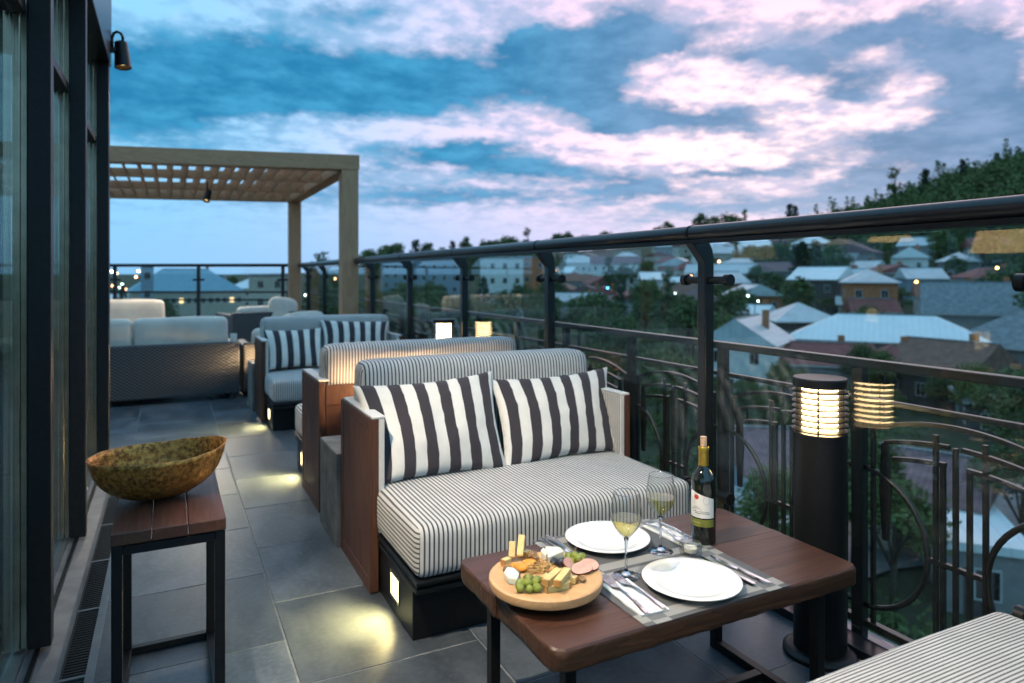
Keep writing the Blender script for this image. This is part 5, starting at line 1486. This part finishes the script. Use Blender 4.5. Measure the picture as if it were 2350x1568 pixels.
H('blue grey glazed block just right of the pergola post', 1000, 598, 118, 12.0, .6, 12, 'flat', 'grey', 'blue', -4, lit=.03, **AP)
H('dark glazed block between two near rail posts', 905, 604, 60, 11.0, .6, 10, 'flat', 'grey', 'blue', 4, **AP)

# the slope is packed with more small houses
rp = random.Random(41); k = 0; tries = 0
WORD = {'pale': 'bright pale', 'steel': 'weathered metal', 'red': 'rusty red', 'mauve': 'faded red', 'brown': 'brown tiled'}
while k < 44 and tries < 3000:
    tries += 1
    px, py = rp.uniform(1290, 2330), rp.uniform(556, 700)
    hp, D = solve(px, py, 3.6)
    if D < 95 or D > 330 or math.hypot(hp.x, hp.y) > 400: continue
    if any((hp.x - a) ** 2 + (hp.y - b) ** 2 < (r + 6.0) ** 2 for a, b, r in HOUSES): continue
    rf = rp.choice(('pale', 'steel', 'steel', 'red', 'red', 'mauve', 'brown'))
    t, D, wd = H('small house with a %s roof packed into the far slope' % WORD[rf], px, py, rp.uniform(7, 11) * FPX / D, 3.6, rp.uniform(1.6, 2.4), rp.uniform(6, 8), rp.choice(('hip', 'gable', 'gable_y')), rf, rp.choice(('white', 'cream', 'grey', 'brick')), rp.uniform(-35, 35), lit=.03)
    t['group'] = 'small %s roofed houses on the far slope' % WORD[rf]; k += 1
# ------------------------------------------------------------------ street lamps
M['pole'] = principled('lamp pole', (.06, .06, .065), .5)[0]
LAMPC = {'amber': emis('amber street light', (1.0, .55, .12), 15), 'orange': emis('orange street light', (1.0, .42, .20), 10), 'white': emis('white street light', (.75, 1.0, .92), 9),
         'blue': emis('blue sign light', (.05, .45, 1.0), 12), 'warm': emis('warm street light', (1.0, .74, .42), 12)}
def street_lamp(px, py, col, label, hgt=6.0, rad=.2):
    p, D = solve(px, py, hgt)
    t = thing('street_lamp', label, 'street lamp', (p.x, p.y, p.z - hgt), rh.uniform(0, 6), 'lit street lamps of the town')
    MB().tube([(0, 0, -1), (0, 0, hgt - .8), (0, 0, hgt + .1)], .07, 8, rs=[.09, .06, .05]).build('pole', 'pole', t, world=False)
    MB().bar((0, 0, hgt + .1), (.0, -.5, hgt + .28), .06, .06).build('arm', 'pole', t, world=False)
    rr = rad * max(.6, D / 130)
    MB().ball((0, -.5, hgt), rr, 10, 8).build('lamp', LAMPC[col], t, world=False, smooth=True)
def zl5(x, y): return 244.8 + x * .2778, 554.9 + y * .2778
def zr4(x, y): return 1207.7 + x * .1769, 538.6 + y * .1769
def zr1(x, y): return 1550.4 + x * .1769, 505.9 + y * .1769
def zr2(x, y): return 1942.0 + x * .1769, 505.9 + y * .1769
LAMPS = [(zl5(40, 248), 'warm'), (zl5(85, 262), 'warm'), (zl5(260, 243), 'warm'), (zl5(245, 292), 'orange'), (zl5(75, 352), 'white'), (zl5(135, 352), 'white'), (zl5(60, 365), 'orange'),
         (zl5(115, 380), 'white'), (zl5(155, 394), 'orange'), (zl5(500, 405), 'white'), (zl5(645, 395), 'warm'), (zl5(1072, 398), 'warm'), (zl5(1318, 440), 'amber'), (zl5(1890, 308), 'orange'),
         (zl5(1628, 443), 'white'), (zl5(1935, 432), 'orange'), (zl5(2133, 240), 'orange'), (zr4(872, 36), 'orange'), (zr4(1905, 450), 'orange'), (zr4(2165, 545), 'orange'), (zr4(1085, 695), 'blue'),
         (zr4(1908, 768), 'white'), (zr4(400, 470), 'orange'), (zr1(1340, 437), 'warm'), (zr1(980, 980), 'white'), (zr1(1028, 1050), 'white'), (zr1(590, 535), 'orange'), (zr2(955, 800), 'amber'), (zr2(1935, 620), 'amber')]
WHERE = {'warm': 'warm', 'orange': 'orange', 'white': 'cold white', 'blue': 'blue', 'amber': 'amber'}
for i, ((px, py), c) in enumerate(LAMPS):
    side = 'beyond the far railing' if px < 660 else ('near the pergola post' if px < 860 else ('on the middle slope' if px < 1700 else 'on the right slope'))
    street_lamp(px, py, c, 'street lamp glowing %s %s' % (WHERE[c], side), 5.0 if c == 'white' else 6.0, .15 if c in ('white', 'blue') else .2)

# ------------------------------------------------------------------ trees
def leaf_mat(name, c1, c2):
    m, k, b = principled(name, c1, .7, 0, .25)
    oi = k.n('ShaderNodeObjectInfo'); geo = k.n('ShaderNodeNewGeometry')
    n = k.noise(geo.outputs['Position'], .9, 3, .6).outputs[0]
    f = k.m('ADD', k.m('MULTIPLY', oi.outputs['Random'], .55), k.m('MULTIPLY', n, .5), clamp=True)
    k.put(b.inputs['Base Color'], k.mix(f, c1, c2))
    return m
M['leaf'] = leaf_mat('broad leaves', (.028, .070, .030), (.150, .190, .060))
M['needle'] = leaf_mat('conifer needles', (.016, .036, .022), (.040, .062, .034))
M['bark'] = varied('bark', (.06, .045, .035), (.11, .085, .065), 5, .9, 0, .2, .4)
def leaf_cloud(rnd, centres, per, size, out=None):
    """leaf-sized tilted quads round clump centres [(p, r)]"""
    mb = out or MB()
    for c, r in centres:
        for i in range(per):
            d = Vector((rnd.gauss(0, 1), rnd.gauss(0, 1), rnd.gauss(0, .8))).normalized() * r * rnd.uniform(.45, 1.05)
            p = c + d; s = size * rnd.uniform(.6, 1.3)
            a = Vector((rnd.gauss(0, 1), rnd.gauss(0, 1), rnd.gauss(0, .6))).normalized(); b = a.cross(Vector((rnd.gauss(0, 1), rnd.gauss(0, 1), rnd.gauss(0, 1)))).normalized()
            mb.add([p - a * s - b * s * .3, p + b * s * .55, p + a * s - b * s * .2, p - b * s * .55], [(0, 1, 2, 3)])
    return mb
def crown_mesh(seed, kind='round', per=34, size=.30, clumps=26):
    rnd = random.Random(seed); cs = []
    for i in range(clumps):
        if kind == 'round':
            a = rnd.uniform(0, 6.28); el = rnd.uniform(-.5, 1.5); r = rnd.uniform(.35, 1.0) ** .6
            p = Vector((math.cos(a) * math.cos(el) * 2.5 * r, math.sin(a) * math.cos(el) * 2.5 * r, 4.6 + math.sin(el) * 2.2 * r)); cs.append((p, rnd.uniform(.65, 1.15)))
        elif kind == 'tall':
            z = rnd.uniform(1.5, 9.5); w_ = 1.15 * math.sin(math.pi * min(1, (z - .8) / 9.2)) ** .6; a = rnd.uniform(0, 6.28); r = rnd.uniform(.2, .9)
            cs.append((Vector((math.cos(a) * w_ * r, math.sin(a) * w_ * r, z)), rnd.uniform(.4, .75)))
        else:   # conifer
            z = 1.6 + 7.6 * (i / clumps); w_ = 2.1 * (1 - (z - 1.4) / 8.6) + .12; a = i * 2.4; r = rnd.uniform(.35, 1)
            cs.append((Vector((math.cos(a) * w_ * r, math.sin(a) * w_ * r, z - .25 * r * w_)), .32 + .3 * w_))
    return leaf_cloud(rnd, cs, per, size).mesh('crown', 'needle' if kind == 'conifer' else 'leaf'), cs
def trunk_mesh(seed, cs, h=4.0):
    rnd = random.Random(seed); mb = MB().tube([(0, 0, -.6), (.05, .02, h * .45), (-.04, .06, h), (0, .05, h + 1.4)], .15, 7, rs=[.24, .17, .12, .04])
    for c, r in rnd.sample(cs, 7):
        mb.tube([(0, .03, h * rnd.uniform(.5, .9)), Vector((c.x * .5, c.y * .5, (c.z + h * .7) / 2)), c], .05, 5, rs=[.08, .05, .02])
    return mb.mesh('trunk', 'bark', smooth=True)
VAR = {}
for kind, n in (('round', 5), ('tall', 2), ('conifer', 2)):
    VAR[kind] = []
    for i in range(n):
        cm, cs = crown_mesh(100 + i * 7 + len(kind), kind, 40 if kind == 'round' else 30, .27 if kind == 'round' else .24, 30 if kind != 'conifer' else 38)
        VAR[kind].append((cm, trunk_mesh(i, cs, 4.0 if kind == 'round' else 6.5)))
DENSE = []
for i in range(2):
    cm, cs = crown_mesh(500 + i, 'round', 150, .15, 34); DENSE.append((cm, trunk_mesh(50 + i, cs)))
def tree(x, y, s, kind, label, group, dense=False, rnd=rh, name='tree', squash=1.0):
    t = thing(name, label, 'tree', (x, y, terrain(x, y)), rnd.uniform(0, 6.28), group)
    cm, tm_ = rnd.choice(DENSE if dense else VAR[kind])
    t.scale = (s, s, s * squash)
    link('trunk', tm_, t); link('crown', cm, t)
    return t
rt = random.Random(21); count = 0
KINDL = {'round': 'dark green leafy tree', 'tall': 'slender upright dark tree', 'conifer': 'dark pointed conifer'}
def clear_of(x, y, pad=1.0):
    return all((x - a) ** 2 + (y - b) ** 2 > (r + pad) ** 2 for a, b, r in HOUSES)
def in_front(x, y, s):
    """would the tree stand in the sight line of the bright hipped roof?"""
    az = math.degrees(math.atan2(x, y)); return 46.0 < az < 63.0 and math.hypot(x, y) < 100
placed = []
for zone, n, (a0, a1), (d0, d1), grp in (('mid', 62, (12, 44), (52, 190), 'trees on the middle slope'), ('right', 44, (44, 66), (72, 210), 'trees between the houses on the right slope'),
                                         ('far', 46, (14, 50), (190, 420), 'trees along the far ridge'), ('left', 34, (-12, 13), (120, 420), 'trees beyond the far railing')):
    k = 0; tries = 0
    while k < n and tries < 4000:
        tries += 1
        az = R_(rt.uniform(a0, a1)); d = rt.uniform(d0 ** 1.4, d1 ** 1.4) ** (1 / 1.4); x, y = d * math.sin(az), d * math.cos(az)
        s = rt.uniform(.75, 1.35) if zone != 'far' else rt.uniform(1.2, 2.0)
        if not clear_of(x, y, 2.0 * s) or in_front(x, y, s): continue
        if any((x - a) ** 2 + (y - b) ** 2 < (2.2 * s) ** 2 for a, b in placed): continue
        placed.append((x, y)); kind = rt.choices(('round', 'tall', 'conifer'), (.78, .12, .10))[0]
        w_ = {'mid': 'on the middle slope', 'right': 'between houses on the right slope', 'far': 'along the far ridge', 'left': 'beyond the far railing'}[zone]
        tree(x, y, s, kind, KINDL[kind] + ' ' + w_, KINDL[kind] + 's ' + w_, rnd=rt); k += 1
# small garden trees packed between the houses on the right
k = 0; tries = 0
while k < 70 and tries < 6000:
    tries += 1
    az = R_(rt.uniform(40, 66)); d = rt.uniform(56, 150); x, y = d * math.sin(az), d * math.cos(az); s = rt.uniform(.32, .62)
    if any((x - a) ** 2 + (y - b) ** 2 < (r * .86 + 1.0 * s) ** 2 for a, b, r in HOUSES) or any((x - a) ** 2 + (y - b) ** 2 < (2.0 * s) ** 2 for a, b in placed): continue
    placed.append((x, y)); k += 1
    tree(x, y, s, 'round', 'small round garden tree between the valley houses', 'small garden trees between the valley houses', dense=d < 75, rnd=rt, name='garden_tree')
# nearer greenery just below the terrace
NEAR = [(1960, 1330, 1.0, 'leafy tree close below the iron circle at right'), (2050, 1420, .9, 'leafy tree lowest below the iron railing'), (2320, 1060, 1.0, 'broad leafy tree right of the brown tiled roof'),
        (2250, 1005, .9, 'leafy tree just below the brown tiled roof'), (2385, 1130, 1.1, 'leafy tree at the right edge below the railing'), (1560, 1030, 1.1, 'leafy tree behind the right arm of the near sofa'),
        (1500, 900, 1.1, 'broad tree seen through the glass above the near sofa'), (1400, 880, 1.2, 'broad tree behind the near sofa back cushion'), (1330, 800, 1.3, 'tree left of the third rail post'),
        (1680, 830, .8, 'dark tree beside the white gabled house'), (1480, 780, 1.1, 'pale green bushy tree in the middle of the glass'), (1590, 820, 1.1, 'green tree just left of the nearest rail post'),
        (1180, 770, 1.2, 'tree behind the second sofa back'), (2345, 1300, .9, 'leafy tree beside the street at the far right'), (1800, 1420, .9, 'leafy tree beside the street behind the bottle')]
for px, py, s, lb in NEAR:
    p, D = solve(px, py, 0.0); tree(p.x, p.y, s * .85, 'round', lb, 'trees just below the terrace', dense=D < 60, rnd=rt)
for px, py, s, lb in ((1985, 800, .35, 'bushy shrub poking over the eave of the bright hipped roof'), (2030, 812, .42, 'spiky garden shrub before the bright hipped roof')):
    p, D = solve(px, py, 4.2); x, y = p.x * .93, p.y * .93; tree(x, y, .75, 'round', lb, None, dense=True, rnd=rt)
for px, py, D, kind, lb in ((714, 590, 170, 'tall', 'small slender tree left of the pergola post'), (738, 566, 175, 'tall', 'taller slender tree left of the pergola post'),
                            (2052, 375, 236, 'tall', 'lone tall tree standing above the wooded hill'), (2126, 386, 236, 'conifer', 'pointed conifer on the crest of the wooded hill'),
                            (2210, 364, 238, 'conifer', 'dark conifer above the hill crest at right'), (2290, 350, 238, 'conifer', 'highest conifer on the hill crest at right')):
    p = atD(px, py, D); tree(p.x, p.y, (p.z - terrain(p.x, p.y)) / (10.2 if kind == 'tall' else 9.4), kind, lb, None, rnd=rt)
# the wooded hill reads as one mass
rw = random.Random(77); hill = MB()
n = 0
while n < 760:
    az = R_(rw.uniform(50.5, 69)); d = rw.uniform(175, 335); x, y = d * math.sin(az), d * math.cos(az)
    if not clear_of(x, y, 3): continue
    if math.degrees(az) < 55 + rw.uniform(-2, 2) and d < 230: continue
    s = rw.uniform(2.2, 4.6); z0 = terrain(x, y)
    cs = [(Vector((x + rw.gauss(0, s * .45), y + rw.gauss(0, s * .45), z0 + s * rw.uniform(.5, 1.75))), s * rw.uniform(.38, .6)) for _ in range(5)]
    leaf_cloud(rw, cs, 22, .62, hill); n += 1
    if rw.random() < .16:      # a taller crown breaks the outline
        leaf_cloud(rw, [(Vector((x, y, z0 + s * (1.6 + .35 * j))), s * (.42 - .07 * j)) for j in range(5)], 16, .5, hill)
o = hill.build('hillside_wood', 'leaf'); tag(o, 'dark wood covering the steep hill at the right', 'wood', kind='stuff')
# low undergrowth over the near slope
und = MB(); n = 0
while n < 900:
    az = R_(rw.uniform(8, 68)); d = rw.uniform(24, 150); x, y = d * math.sin(az), d * math.cos(az)
    if not clear_of(x, y, .5): continue
    if any((x - p.x) ** 2 + (y - p.y) ** 2 < 14 for p in road_pts): continue
    z0 = terrain(x, y); s = rw.uniform(.4, 1.3)
    leaf_cloud(rw, [(Vector((x, y, z0 + s * .3)), s)], 46, .20, und); n += 1
o = und.build('undergrowth', 'leaf'); tag(o, 'low green undergrowth over the near slope', 'undergrowth', kind='stuff')
